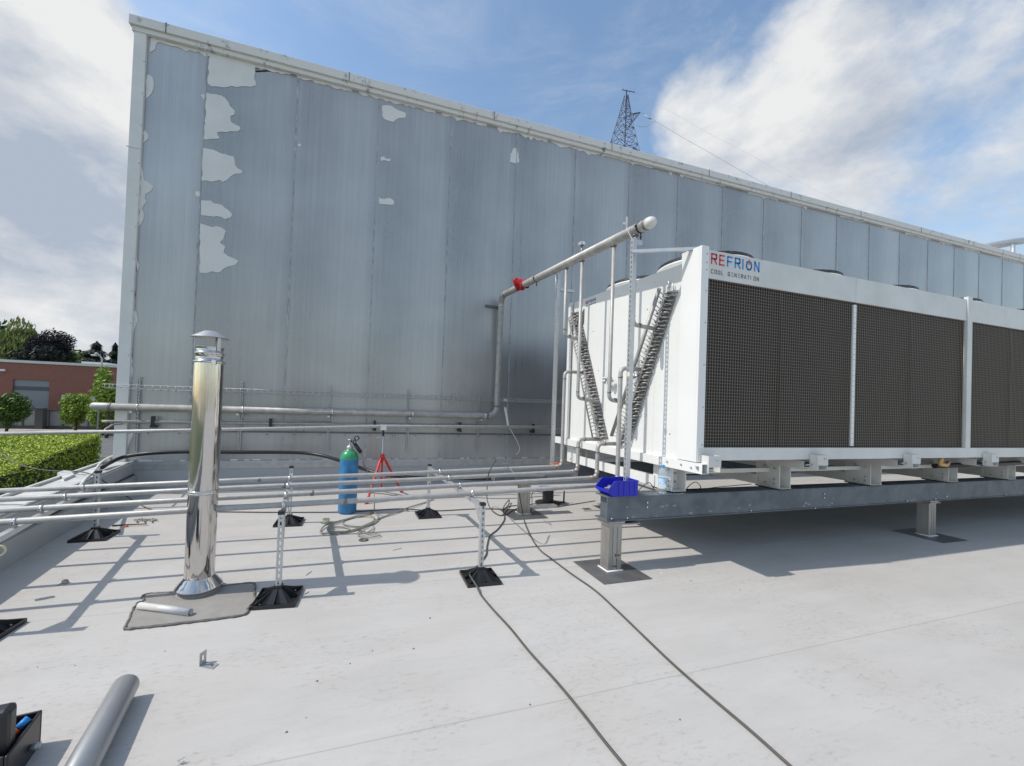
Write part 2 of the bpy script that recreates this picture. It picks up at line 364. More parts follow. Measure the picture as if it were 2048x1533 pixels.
while x < 6: 
    w = .03+rnd.random()*.16; g.box((x, WY-.012, z), (x+w, WY-.004, z+.008+rnd.random()*.02)); x += w+rnd.random()*.35
g.build('torn_film_strip', 'film', wh)
g = MB(); g.box((WX0+.25, WY-.018, .925), (60, WY+.01, .955))
for i in range(40): g.box((-3+i*.42, WY-.025, .89), (-2.98+i*.42, WY-.018, .905))
g.build('drip_rail', 'beam', wh)
g = MB(); g.box((WX0-.1, WY-.01, -.02), (60, WY+.02, .335)); g.build('roof_upstand', 'upstand', wh)
c2 = lambda x, y: (240+x/3.407, 20+y/3.407)
patches = [
 [c2(*p) for p in [(612, 284), (1222, 432), (1215, 455), (1180, 436), (1140, 415), (1110, 412), (1080, 400), (1040, 388), (990, 383), (935, 375), (918, 396), (922, 430), (915, 470), (925, 515), (890, 526), (860, 522), (800, 528), (760, 520), (720, 530), (690, 528), (655, 522), (625, 524), (598, 503)]],
 [c2(*p) for p in [(590, 565), (650, 575), (690, 585), (715, 600), (738, 628), (748, 655), (782, 688), (780, 715), (752, 725), (757, 765), (790, 785), (815, 795), (822, 815), (800, 830), (755, 828), (720, 835), (690, 830), (660, 838), (668, 858), (680, 872), (665, 880), (620, 880), (580, 887), (572, 880)]],
 [c2(*p) for p in [(566, 940), (600, 948), (640, 955), (690, 980), (720, 985), (775, 1000), (782, 1030), (785, 1060), (800, 1080), (830, 1095), (832, 1115), (790, 1118), (750, 1140), (700, 1174), (680, 1160), (650, 1168), (620, 1172), (590, 1163), (558, 1165)]],
 [c2(*p) for p in [(552, 1298), (620, 1300), (640, 1320), (695, 1330), (740, 1365), (765, 1395), (755, 1415), (715, 1427), (690, 1412), (640, 1410), (600, 1405), (552, 1400)]],
 [(400, 447), (412, 451), (424, 455), (432, 453), (442, 455), (452, 462), (449, 470), (447, 478), (440, 486), (445, 490), (451, 493), (447, 505), (455, 512), (465, 516), (477, 522), (471, 530), (455, 534), (447, 538), (440, 545), (425, 543), (412, 547), (400, 546)],
 [c2(*p) for p in [(210, 190), (612, 288), (605, 318), (580, 320), (555, 300), (530, 280), (500, 270), (440, 264), (400, 246), (350, 240), (330, 243), (300, 222), (262, 222), (245, 235), (240, 270), (205, 292)]],
 [c2(*p) for p in [(186, 440), (210, 448), (225, 465), (232, 500), (228, 540), (215, 572), (180, 607), (180, 520)]],
 [c2(*p) for p in [(165, 822), (185, 838), (197, 860), (190, 885), (155, 907)]],
 [c2(*p) for p in [(142, 1068), (158, 1110), (165, 1160), (200, 1182), (228, 1205), (215, 1230), (175, 1255), (170, 1285), (180, 1310), (150, 1355), (165, 1395), (160, 1430), (112, 1475), (118, 1300)]],
 [(264.5, 612), (271, 622), (277, 641), (270, 655), (263, 668), (263, 640)], [(260, 685), (264.5, 698), (262, 716), (266, 738), (260, 770), (258, 730)],
 [(268, 505), (274, 520), (279, 532), (272, 545), (267, 556)], [(265, 572), (268, 583), (265, 596)],
 [(250, 868), (268, 866), (262, 880), (256, 895), (251, 908)],
 [c2(*p) for p in [(1788, 652), (1820, 650), (1850, 655), (1880, 676), (1910, 690), (1948, 705), (1945, 735), (1895, 740), (1865, 764), (1835, 758), (1800, 745), (1786, 720)]],
 [c2(*p) for p in [(1775, 1004), (1800, 1000), (1812, 1015), (1845, 1015), (1842, 1030), (1828, 1034), (1800, 1025), (1778, 1030)]],
 [c2(*p) for p in [(1763, 1270), (1770, 1285), (1800, 1290), (1845, 1285), (1865, 1300), (1867, 1325), (1820, 1327), (1765, 1322)]],
 [c2(*p) for p in [(515, 1240), (535, 1236), (548, 1250), (545, 1270), (528, 1276), (513, 1262)]], [c2(*p) for p in [(548, 580), (575, 574), (582, 590), (572, 615)]],
 [c2(*p) for p in [(1213, 915), (1225, 912), (1236, 924), (1228, 932), (1212, 928)]],
 [(1019, 325), (1021, 308), (1028, 296), (1034, 299), (1037, 310), (1038, 325), (1030, 327)],
 [(1338, 344), (1343, 342), (1344, 350), (1340, 351)],
 [(1008, 797), (1016, 800), (1013, 804), (1007, 803)],
 c2 and [(598, 146), (640, 155), (620, 158), (612, 154), (606, 158), (599, 156)],
 [(765, 176), (810, 189), (838, 196), (838, 208), (815, 203), (800, 205), (782, 200), (765, 196)],
]
for pl in patches:
    g = MB(); P_ = [Yp(x, y, WY-.004) for x, y in pl]; P_ = [V((max(p.x, WX0+.157), p.y, min(p.z, 7.138))) for p in P_]
    cen = sum(P_, V())/len(P_); pp = []
    for a, b in zip(P_, P_[1:]+P_[:1]):                     # ragged edge
        n = max(1, int((b-a).length/.05))
        for k in range(n):
            q = a.lerp(b, k/n); j = .010 if k else 0; q.x += rnd.uniform(-j, j); q.z += rnd.uniform(-j, j); pp.append(q)
    g.prism(pp, (0, -.002, 0)); g.build('peeling_film', 'film', wh)
# torn film under the coping
x = WX0+.3
while x < 30:
    g = MB(); w = .5+rnd.random()*1.1; pts = [V((x, WY-.0042, 7.138))]; n = int(w/.06)
    pts.append(V((x+w, WY-.0042, 7.138)))
    for k in range(n, -1, -1): pts.append(V((x+w*k/n, WY-.0042, 7.122-rnd.random()*(.05 if x < 4 else .022)-(.045 if rnd.random() > .9 else 0))))
    g.prism(pts, (0, -.0022, 0)); g.build('peeling_film', 'film', wh); x += w+rnd.random()*(.25 if x < 4 else 1.6)
# ---- slotted wall rails
rail_prof = None
def slotted(mb, p, h, w=.041, d=.041, th=.0025, face=(0, -1, 0), slot=True, open_back=True):
    """U strut, slotted web facing `face`, standing from p upward to p.z+h"""
    p = V(p); f = V(face).normalized(); s = V((0, 0, 1)).cross(f).normalized()
    def bx(a0, a1, d0, d1, z0, z1):
        c = [p+s*a+f*dd for a, dd in ((a0, d0), (a1, d0), (a1, d1), (a0, d1))]
        lo = [mb.b.verts.new(v+V((0, 0, z0))) for v in c]; hi = [mb.b.verts.new(v+V((0, 0, z1))) for v in c]
        mb.b.faces.new(lo[::-1]); mb.b.faces.new(hi)
        for i in range(4): mb.b.faces.new([lo[i], lo[(i+1) % 4], hi[(i+1) % 4], hi[i]])
    bx(-w/2, -w/2+th, -d/2, d/2-th, 0, h); bx(w/2-th, w/2, -d/2, d/2-th, 0, h)
    if not slot: bx(-w/2, w/2, d/2-th, d/2, 0, h)
    else:
        sw = w*.16; bx(-w/2, -sw, d/2-th, d/2, 0, h); bx(sw, w/2, d/2-th, d/2, 0, h)
        z = 0
        while z < h: bx(-sw, sw, d/2-th, d/2-.0002, z, min(h, z+.022)); z += .05
    bx(-w/2+th, -w/2+th+.008, -d/2, -d/2+th, 0, h); bx(w/2-th-.008, w/2-th, -d/2, -d/2+th, 0, h)
rails = []
RX = [-3.135, -1.715, -.332, 1.058, 2.432]
names = ['leftmost', 'second from the left', 'middle', 'fourth from the left', 'rightmost']
LBR = ['galvanised slotted rail upright on the warehouse wall beside its white corner trim',
 'galvanised slotted rail upright on the warehouse wall just right of the steel flue',
 'galvanised slotted rail upright on the warehouse wall left of the blue gas cylinder',
 'galvanised slotted rail upright on the warehouse wall right of the red pipe stand',
 'galvanised slotted rail upright on the warehouse wall just left of the pipe going up']
for i, x in enumerate(RX):
    t = thing('wall_rail', LBR[i], 'wall rail', (x, WY-.02, .6), 'slotted rails on the warehouse wall')
    g = MB(); slotted(g, (x, WY-.024, .6), 1.13); g.build('channel', 'rail', t)
    g = MB(); g.box((x-.02, WY-.25, 1.215), (x+.02, WY-.045, 1.25)); g.build('pipe_bracket', 'strut', t)
    g = MB(); g.box((x-.022, WY-.062, 1.745), (x+.022, WY-.046, 1.775)); g.build('hook', 'rail', t)
BPY = WY-.16
# ---- wire cable tray
t = thing('cable_tray', 'thin galvanised wire cable tray running along the warehouse wall', 'cable tray', (.4, WY-.07, 1.6))
def trz(x): return 1.655+.004*x
g = MB()
for dy, dz in ((-.05, 0), (-.05, -.045), (-.115, -.06), (-.17, -.045), (-.17, 0)): g.tube([(-3.53, WY+dy, trz(-3.53)+dz), (4.6, WY+dy, trz(4.6)+dz)], .0032, 6)
g.build('long_wire', 'strut', t)
g = MB(); x = -3.5
while x < 4.6:
    z = trz(x); g.tube(arc([(x, WY-.05, z), (x, WY-.05, z-.06), (x, WY-.17, z-.06), (x, WY-.17, z)], .012, 3), .0028, 6); x += .1
g.build('cross_wire', 'strut', t)
# ---- big insulated pipe on the wall, riser and header
RB = .057
t = thing('header_pipe', 'large grey metal pipe along the wall, rising and crossing to the cooler', 'pipe', (2.6, BPY, 1.2))
E0 = Yp(190, 813, BPY); E1 = Yp(985, 832, BPY); E2 = Yp(1001, 612, BPY); HE = Yp(1300, 446, 3.27)
E1 = V((E1.x, BPY, E1.z)); bx_ = E1.x
A0 = V((E0.x+.17, BPY, E0.z)); A1 = V((bx_-.02, BPY, E1.z))
TOP = V((Yp(1003, 592, BPY).x, BPY, Yp(1003, 592, BPY).z)); 
run = arc([A0, V((bx_+.08, BPY, E1.z)), TOP, HE], .17, 10)
g = MB(); g.tube(run, RB, 24); hp = g.build('pipe_run', 'alu2', t)
g = MB(); d = (HE-TOP).normalized()
g.lathe([(RB+.001, -.02), (RB+.001, 0), (RB*.97, .022), (RB*.78, .045), (RB*.4, .06), (0, .064)], HE, 24, axis=d)
g.build('end_cap', 'offcut', t)
g = MB(); g.lathe([(0, -.06), (RB*.35, -.058), (RB*.75, -.045), (RB*1.02, -.02), (RB*1.02, .17)], A0+V((-.17, 0, 0)), 24, axis=(1, 0, 0)); g.build('end_cap', 'alu', t)
def band(mb, c, ax, r, w, th=.002): mb.lathe([(r-.004, -w/2), (r+th, -w/2), (r+th, w/2), (r-.004, w/2)], c, 24, axis=ax)
g = MB()
for q, ax in ((A0+V((.02, 0, 0)), (1, 0, 0)), (V((bx_-.11, BPY, E1.z)), (1, 0, 0)), (V((bx_+.08, BPY, E1.z+.19)), (0, 0, 1)), (TOP+d*.2, d), (HE-d*.04, d)): band(g, q, ax, RB, .03)
g.build('weld_seam', 'weld', t)
# clamps on the horizontal run and on the header
def clamp(name, c, ax, r, m='strut', par=None, drop=.05, dn=(0, 0, -1)):
    g = MB(); c = V(c); a = V(ax).normalized(); dn = V(dn)
    g.lathe([(r, -.011), (r+.004, -.011), (r+.004, .011), (r, .011)], c, 20, closed=True, axis=a)
    s_ = a.cross(dn).normalized()
    for k in (-1, 1): g.bar(c+s_*k*(r+.001), c+s_*k*(r+.018), .022, .010, a)
    g.tube([c+dn*(r), c+dn*(r+drop)], .0065, 8); g.lathe([(.012, 0), (.012, .01), (0, .01)], c+dn*(r+drop*.55), 6, axis=dn)
    return g.build(name, m, par)
for x in RX: clamp('pipe_clamp', (x+.06 if x < 2 else x+.1, BPY, E0.z+(E1.z-E0.z)*(x+3.5)/6), (1, 0, 0), RB, 'chrome', t, .06)
for q in (TOP.lerp(HE, .385), HE-d*.13): clamp('pipe_clamp', q, d, RB, 'plastic', t, .07)
clamp('pipe_clamp', V((TOP.x, BPY, TOP.z-.2)), (0, 0, 1), RB, 'strut', t, .12, (0, 1, 0))
g = MB(); g.box((TOP.x-.28, WY-.045, TOP.z-.22), (TOP.x+.04, WY-.002, TOP.z-.18)); g.build('wall_bracket', 'beam', t)
# red rag
def blob_cloth(c, ax, r, seed):
    rr = random.Random(seed); g = MB(); n = 22; rings = []
    c = V(c); a = V(ax).normalized(); x = a.cross(V((0, 0, 1))).normalized(); y = x.cross(a)
    for i in range(11):
        t_ = (i-5)/5; ring = []
        for k in range(n):
            th = 2*math.pi*k/n; rad = r*(1.16+.26*math.sin(3*th+i*.9)+.15*rr.random())*(1 if abs(t_) < .9 else .94)
            up_ = max(0, math.cos(th-.9))**4*(1-abs(t_+.3))*.13; rad += up_
            ring.append(g.b.verts.new(c+a*(t_*.135+.025*rr.uniform(-1, 1))+(x*math.sin(th)+y*math.cos(th))*rad))
        rings.append(ring)
    for p, q in zip(rings, rings[1:]):
        for k in range(n): g.b.faces.new([p[k], p[(k+1) % n], q[(k+1) % n], q[k]])
    return g
rc = TOP.lerp(HE, .245)
g = blob_cloth(rc, d, RB, 4); o = g.build('rag', 'redcloth'); tag(o, 'crumpled red rag tied round the sloping header pipe', 'rag'); rebase(o)
# small valve stub on header
g = MB(); q = TOP.lerp(HE, .70); g.tube([q, q+V((0, 0, .14))], .013, 10); st = g.build('vent_stub', 'copper', t)
g = MB(); q2 = q+V((0, 0, .14)); pts = []
for k in range(14):
    a = 2*math.pi*k/14; rr_ = .034+.016*(k % 2); pts.append((q2.x+rr_*math.cos(a), q2.y+rr_*math.sin(a), q2.z+.004*(k % 3)))
g.prism(pts, (0, 0, .03)); g.prism([(p[0]*.5+q2.x*.5, p[1]*.5+q2.y*.5, q2.z+.028) for p in pts], (0, 0, .024)); g.build('foil_cap', 'strut', st)
# ---- drops from header into coil headers
def onhdr(px, py):
    # point of header below pixel column : nearest on axis
    best = None
    for k in range(401):
        p = TOP.lerp(HE, k/400); v = p-V((0, 0, H)); x = CX+F*v.dot(rt)/v.dot(fw)
        if best is None or abs(x-px) < best[0]: best = (abs(x-px), p)
    return best[1]
for pxt, bot, out in ((1133, (1130, 672), (1156, 681)), (1165, (1157, 797), (1182, 804)), (1228, (1218, 800), (1244, 808)), (1272, (1268, 650), (1296, 657))):
    p = onhdr(pxt, 0); b = Yp(bot[0], bot[1], p.y); o_ = Yp(out[0], out[1], p.y)
    b = V((p.x, p.y, b.z))
    g = MB(); g.tube(arc([p, b, V((3.10, p.y+.02, o_.z+.005))], .06, 6), .021, 14); dr = g.build('drop_pipe', 'alu', t)
    g = MB(); band(g, b+V((0, 0, .085)), (0, 0, 1), .021, .02); band(g, b+V((.085, 0, -.0)), (1, 0, 0), .021, .02); band(g, p+V((0, 0, -.062)), (0, 0, 1), .030, .014); g.build('weld_seam', 'weld', dr)
# ---- thin pipe on wall
t = thing('wall_pipe', 'thin grey pipe fixed low on the warehouse wall under the large pipe', 'pipe', (.4, WY-.1, 1.05))
g = MB(); g.tube([(-3.54, WY-.1, 1.075), (4.9, WY-.1, 1.127)], .021, 12); g.build('pipe_run', 'alu2', t)
g = MB(); g.tube([(-2.4, WY-.06, 1.12), (-.3, WY-.06, 1.135)], .006, 8); g.build('thin_tube', 'strut', t)
for x in (-2.9, -1.25, .45, 2.05, 3.6):
    g = MB(); g.box((x-.03, WY-.125, .99), (x+.03, WY-.005, 1.03)); g.box((x-.02, WY-.13, 1.03), (x+.02, WY-.07, 1.17)); g.build('pipe_bracket', 'plastic', t)
# white strap / hanging label and wire
g = MB(); sp = spline([Yp(1010, 815, WY-.2), Yp(1013, 832, WY-.2), Yp(1016, 851, WY-.2)], 6); 
for a, b in zip(sp, sp[1:]): g.bar(a, b+(b-a)*.02, .045, .002, (0, 1, 0))
t = thing('hanging_strap', 'white plastic strap with a loose wire end hanging before the dark wall', 'strap', sp[-1])
g.build('strap_band', 'white', t); g = MB(); g.tube(spline([Yp(*p, WY-.2) for p in ((1018, 855), (1026, 868), (1035, 885), (1039, 896), (1037, 905), (1032, 909))]), .006, 8); g.build('wire_end', 'white', t)
# ---- parapet
t = thing('parapet', 'low pale sheet-metal roof parapet along the left edge of the roof', 'parapet', (PX(2), 2, 0))
def pprism(prof, y0, y1, m, name):
    g = MB(); a = [g.b.verts.new((PX(y0)+x, y0, z)) for x, z in prof]; b = [g.b.verts.new((PX(y1)+x, y1, z)) for x, z in prof]; n = len(a)
    g.b.faces.new(a); g.b.faces.new(b[::-1])
    for i in range(n): g.b.faces.new([a[(i+1) % n], a[i], b[i], b[(i+1) % n]])
    return g.build(name, m, t)
y1 = WY+.0
pprism([(0, 0), (0, .235), (-.05, .245), (-.05, .0)], -32, y1, 'parapet', 'inner_face')
pprism([(-.052, 0), (-.052, .43), (-.10, .43), (-.10, 0)], -32, y1, 'parapet', 'upper_face')
pprism([(-.035, .249), (-.035, .262), (-.049, .262), (-.049, .249)], -32, y1, 'plastic', 'gap_shade_strip')  # solid black strip drawn in for the shade of the gap
pprism([(-.03, .432), (-.03, .452), (-.34, .462), (-.34, .436)], -32, y1, 'parlight', 'coping_sheet')
pprism([(-.036, .454), (-.036, .470), (-.062, .471), (-.062, .456)], -32, y1, 'parapet', 'inner_rail')
pprism([(-.36, .30), (-.36, .492), (-.392, .492), (-.392, .30)], -32, y1, 'parlight', 'outer_rail')
pprism([(-.342, .30), (-.342, .42), (-.358, .42), (-.358, .30)], -32, y1, 'plastic', 'groove_shade_strip')  # black filler colours in the shade between coping and outer rail
# white conduit lying on coping
g = MB(); g.tube(spline([Zp(x, y, .50) for x, y in ((156, 979), (172, 958), (188, 944), (203, 925), (222, 914), (245, 909))]), .017, 10)
single(g, 'conduit', 'parlight', 'pale flexible conduit lying over the corner of the parapet', 'conduit')
g = MB(); q = Zp(132, 955, .47)
g.prism([Zp(*p, .44) for p in ((114, 953), (128, 949), (141, 950), (148, 957), (128, 966))], (0, 0, .05)); single(g, 'roof_clip', 'parlight', 'small pale lump on the outer edge of the parapet', 'clip')
# ---- black hose
g = MB(); pts = [Zp(205, 935, .50), Zp(222, 925, .52), Yp(250, 914, 7.35), Yp(300, 907, 7.3), Yp(375, 904, 7.3), Yp(470, 905, 7.3), Yp(560, 905, 7.3), Yp(615, 907, 7.25), Yp(650, 913, 7.1), Yp(690, 925, 6.95), Yp(735, 941, 6.8), Yp(765, 949, 6.6), Yp(820, 955, 6.4), Yp(900, 957, 6.4), Yp(985, 958, 6.2), Yp(1090, 950, 6.3)]
g.tube(spline(pts), .028, 12); single(g, 'black_hose', 'blk', 'thick black insulated hose arching from the parapet along the wall', 'hose')
g = MB(); g.tube(spline([Zp(-40, 880, .6), Zp(0, 905, .55), Zp(28, 925, .5), Zp(70, 938, .47), Zp(120, 943, .47), Zp(160, 944, .50), Zp(190, 952, .50), Zp(218, 970, .30), Zp(240, 985, .1), Zp(270, 1003, .01), Zp(305, 1020, .01), Zp(370, 1025, .01), Zp(440, 1024, .01), Zp(560, 1025, .01), Zp(700, 1024, .01), Zp(800, 1018, .01), Zp(870, 1022, .01), Zp(960, 1018, .01), Zp(1040, 1020, .01)]), .007, 8)
single(g, 'thin_cable', 'cable', 'thin dark cable coming over the parapet and lying across the roof behind the flue', 'cable')
# ---- upper pipe on red stand
SY = 6.5
pa = Yp(-60, 869, SY); pb = Yp(767, 853, SY); pc = Yp(1120, 855, SY)
t = thing('upper_pipe', 'long grey pipe propped on the red stand, reaching out past the roof edge', 'pipe', pb)
g = MB(); g.tube([pa, Yp(380, 861, SY), pb, pc], .024, 14); g.build('pipe_run', 'alu', t)
g = MB(); g.tube(arc([Yp(212, 868, SY), Yp(209, 860, SY+.05), Yp(225, 850, SY+.4), Yp(245, 848, SY+.8)], .1), .012, 8); g.build('side_tube', 'alu', t)
t = thing('pipe_stand', 'red folding tripod pipe stand with a screw head holding up a pipe', 'pipe stand', (.6, 6.55, 0))
hx, hy = pb.x, SY; zt = pb.z-.024
g = MB(); g.tube([(hx, hy, .38), (hx, hy, zt-.10)], .011, 12); g.tube([(hx-.11, hy+.02, zt-.165), (hx-.01, hy, zt-.135)], .007, 8); g.tube([(hx+.01, hy, zt-.14), (hx+.1, hy-.03, zt-.155)], .007, 8); sc_ = g.build('screw_post', 'strut', t)
g = MB(); g.tube([(hx, hy, zt-.125), (hx, hy, zt-.03)], .017, 12); g.build('screw_collar', 'plastic', sc_)
g = MB(); g.box((hx-.045, hy-.035, zt-.035), (hx+.045, hy+.035, zt-.003)); g.box((hx-.045, hy-.04, zt-.035), (hx+.045, hy-.034, zt+.05)); g.build('saddle', 'white', sc_)
g = MB(); g.tube([(hx, hy, .60), (hx, hy, .70)], .034, 14); g.tube([(hx, hy, .22), (hx, hy, .61)], .016, 12); g.build('hub', 'red', t)
feet = [Zp(733, 1008), Zp(803, 985), Zp(763, 992)]; feet[2] = V((hx+.05, hy+.5, 0))
for f in feet:
    g = MB(); a = V((hx, hy, .66)); dd = (f-a); dn_ = V((dd.x, dd.y, 0)).normalized()
    g.bar(a+dn_*.025, V((f.x, f.y, .012)), .026, .030); g.box((f.x-.03, f.y-.03, 0), (f.x+.03, f.y+.03, .012)); lg = g.build('leg', 'red', t)
    m_ = a.lerp(f, .56); g = MB(); g.bar((hx, hy, .27), m_, .022, .008); g.bar((hx, hy, .30), a.lerp(f, .50), .022, .008); g.build('brace', 'red', lg)
# ---- gas cylinder
gc = Zp(691, 1028); gc = V((gc.x+.02, gc.y+.06, 0))
t = thing('gas_cylinder', 'blue gas cylinder with a green shoulder standing on the roof', 'gas cylinder', gc)
R_ = .122
g = MB(); g.lathe([(0, 0), (R_*.85, 0), (R_*.97, .012), (R_, .03), (R_, .735)], gc, 32); g.build('body', 'cylblue', t)
g = MB(); g.lathe([(R_, .735), (R_, .745), (R_*.96, .775), (R_*.84, .81), (R_*.62, .842), (.036, .862), (.036, .875)], gc, 32); g.build('shoulder', 'cylgreen', t)
g = MB(); g.lathe([(.036, .86), (.040, .875), (.040, .905), (.024, .912), (.014, .918), (.014, .955), (.020, .958), (.020, .985), (.030, .99), (.030, 1.0), (0, 1.0)], gc, 18); g.build('valve', 'galv', t)
t = thing('gas_regulator', 'black pressure regulator on top of the blue gas cylinder', 'regulator', gc+V((.08, 0, .95)))
g = MB(); a = gc+V((.03, -.01, .985)); b = gc+V((.15, -.03, .82)); g.tube([a, a.lerp(b, .35)], .020, 12); g.tube([a.lerp(b, .35), b], .026, 14); g.tube([gc+V((0, 0, .965)), a], .012, 8); g.build('regulator_body', 'plastic', t)
for q, r_ in ((gc+V((.085, -.045, 1.02)), .034), (gc+V((.06, -.045, .965)), .022)):
    g = MB(); g.lathe([(r_*.7, -.012), (r_, -.012), (r_, .012), (r_*.7, .012)], q, 18, closed=True, axis=(0.3, -1, .2)); ga = g.build('gauge', 'plastic', t)
    g = MB(); g.lathe([(0, 0), (r_*.7, 0)], q, 16, axis=(0.3, -1, .2)); g.build('gauge_face', 'galv', ga)
# hose from regulator + coil
def floor_pts(L_, z=.008): return [Zp(x, y, z) for x, y in L_]
cc = lambda x, y: (600+x/6.133, 840+y/6.133)
hp_ = [b, gc+V((.20, -.05, .62)), Yp(*cc(770, 500), gc.y), Yp(*cc(830, 640), gc.y+.05), Yp(*cc(900, 860), gc.y-.1), Yp(*cc(912, 1040), gc.y-.25)] + floor_pts([cc(*p) for p in [(900, 1130), (840, 1165), (700, 1190), (520, 1230), (380, 1275), (290, 1320), (250, 1370), (290, 1400), (400, 1400), (520, 1380), (700, 1340), (830, 1290), (900, 1240), (900, 1200), (820, 1185), (640, 1200), (520, 1250), (560, 1300), (700, 1310), (850, 1295), (940, 1240), (960, 1190), (900, 1140), (800, 1165), (620, 1210), (420, 1280), (340, 1340), (350, 1385), (470, 1390), (600, 1370), (600, 1335), (500, 1320), (390, 1335), (345, 1350), (360, 1375), (480, 1380), (640, 1365), (800, 1310), (900, 1260), (1000, 1200), (1160, 1150), (1350, 1080), (1545, 1010), (1640, 975)]], .012)
hp_ = [p+V((0, 0, .006*(i % 3))) if i > 5 else p for i, p in enumerate(hp_)]
g = MB(); g.tube(spline(hp_), .0085, 8); single(g, 'gas_hose', 'hose', 'tangled pale grey hose coiled on the roof beside the gas cylinder', 'hose')
g = MB(); g.tube(spline(floor_pts([cc(*p) for p in [(905, 1300), (880, 1350), (800, 1390), (720, 1400), (720, 1375), (780, 1365), (850, 1400), (960, 1400), (970, 1420), (860, 1440), (740, 1425), (705, 1400), (760, 1340), (840, 1300)]], .02)), .006, 8); single(g, 'loose_wire', 'hose', 'short loose loop of thin grey tube in front of the coiled hose', 'wire')
q = Zp(652, 1046); g = MB(); g.lathe([(.029, 0), (.042, 0), (.042, .05), (.029, .05)], q, 26, closed=True); single(g, 'tape_roll', 'tape', 'cream roll of tape lying flat on the roof left of the gas cylinder', 'tape roll', 'rolls of tape')
q = Zp(727, 1081); g = MB(); g.lathe([(.022, 0), (.052, 0), (.052, .008), (.022, .008)], q, 28, closed=True); single(g, 'washer_ring', 'fencedark', 'flat dark metal ring lying on the roof in front of the coiled hose', 'metal ring')
q = Zp(4, 1102, .36); g = MB(); g.lathe([(.028, 0), (.042, 0), (.042, .04), (.028, .04)], V((q.x-.02, q.y, .36)), 26, closed=True, axis=(.5, -1, .25)); single(g, 'tape_roll', 'tape', 'cream roll of tape hanging at the left picture edge below the pipes', 'tape roll', 'rolls of tape')
# ---- four low pipes
def pz(x): return .60+.0262*(x+2.5)
PYS = [4.90, 4.50, 4.08, 3.70]
RL = ['rearmost of the four low parallel pipes, nearest the wall', 'second from the wall of the four low parallel pipes', 'third from the wall of the four low parallel pipes', 'foremost of the four low parallel pipes, nearest the camera']
ris = [((1120, 752), (1156, 745)), ((1157, 890), (1203, 879)), ((1196, 898), (1232, 888)), ((1241, 752), (1262, 738))]
for i, y in enumerate(PYS):
    t = thing('low_pipe', RL[i]+', turning up to the cooler', 'pipe', (0, y, .6), 'low pipes on roof supports')
    xr = 2.80; ztop = Yp(*ris[i][0], y).z; ztop = Yp(ris[i][1][0], ris[i][1][1], y+.0).z
    pth = arc([V((-4.2, y, pz(-4.2))), V((-1, y, pz(-1)+.004)), V((.4, y, pz(.4)-.003)), V((xr, y, pz(xr))), V((xr, y, ztop)), V((3.11, y, ztop))], .062, 7)
    g = MB(); g.tube(pth, .0235, 16); o = g.build('pipe_run', 'alu', t)
    g = MB(); el = arc([V((xr-.09, y, pz(xr-.09))), V((xr, y, pz(xr))), V((xr, y, pz(xr)+.09))], .062, 7); g.tube(el, .0262, 14); g.build('elbow', 'copper', t)
    g = MB(); band(g, (xr, y, ztop-.10), (0, 0, 1), .0235, .02); band(g, (xr+.09, y, ztop), (1, 0, 0), .0235, .02); band(g, (-.9+.3*i, y, pz(-.9+.3*i)), (1, 0, 0), .0235, .03); g.build('weld_seam', 'weld', t)
# ---- support frames
def foot_mb(g, c, rz, sz=.305):
    R3 = Matrix.Rotation(rz, 3, 'Z'); c = V(c); T = lambda x, y, z: c+R3 @ V((x, y, z)); h = sz/2
    def bx(x0, y0, z0, x1, y1, z1):
        vs = [T(x, y, z) for z in (z0, z1) for x, y in ((x0, y0), (x1, y0), (x1, y1), (x0, y1))]; q = [g.b.verts.new(v) for v in vs]
        for f in ((3, 2, 1, 0), (4, 5, 6, 7), (0, 1, 5, 4), (1, 2, 6, 5), (2, 3, 7, 6), (3, 0, 4, 7)): g.b.faces.new([q[i] for i in f])
    bx(-h, -h, 0, h, h, .010)
    for a in (-1, 1):
        bx(a*h-.003*a-.003, -h, .0101, a*h-.003*a+.003, h, .028); bx(-h+.0061, a*h-.003*a-.003, .0101, h-.0061, a*h-.003*a+.003, .0279)
    # pyramid skirt
    b4 = [T(-h*.62, -h*.62, .0105), T(h*.62, -h*.62, .0105), T(h*.62, h*.62, .0105), T(-h*.62, h*.62, .0105)]; t4 = [T(-.032, -.032, .088), T(.032, -.032, .088), T(.032, .032, .088), T(-.032, .032, .088)]
    bv = [g.b.verts.new(v) for v in b4]; tv = [g.b.verts.new(v) for v in t4]
    for i in range(4): g.b.faces.new([bv[i], bv[(i+1) % 4], tv[(i+1) % 4], tv[i]])
    g.b.faces.new(tv)
    for k in range(8):
        a = k*math.pi/4; L_ = h*.96 if k % 2 == 0 else h*1.32; d_ = V((math.cos(a), math.sin(a), 0)); s_ = V((-d_.y, d_.x, 0))*.0022
        pts = [d_*.028+V((0, 0, .011)), d_*L_+V((0, 0, .011)), d_*L_+V((0, 0, .024)), d_*.034+V((0, 0, .096)), d_*.028+V((0, 0, .096))]
        g.prism([c+R3 @ (p-s_) for p in pts], R3 @ (s_*2))
    bx(-.028, -.028, .088, .028, .028, .112)
frames = [((-2.145, 3.32), (-2.50, 5.27), 'pipe support frame at the left roof edge, its black feet beside the parapet', -.02),
          ((-.465, 3.42), (-.648, 5.42), 'pipe support frame in the middle, between the flue and the gas cylinder', -.06),
          ((1.168, 3.41), (1.078, 5.44), 'pipe support frame on the right, between the gas cylinder and the cooler', .0)]
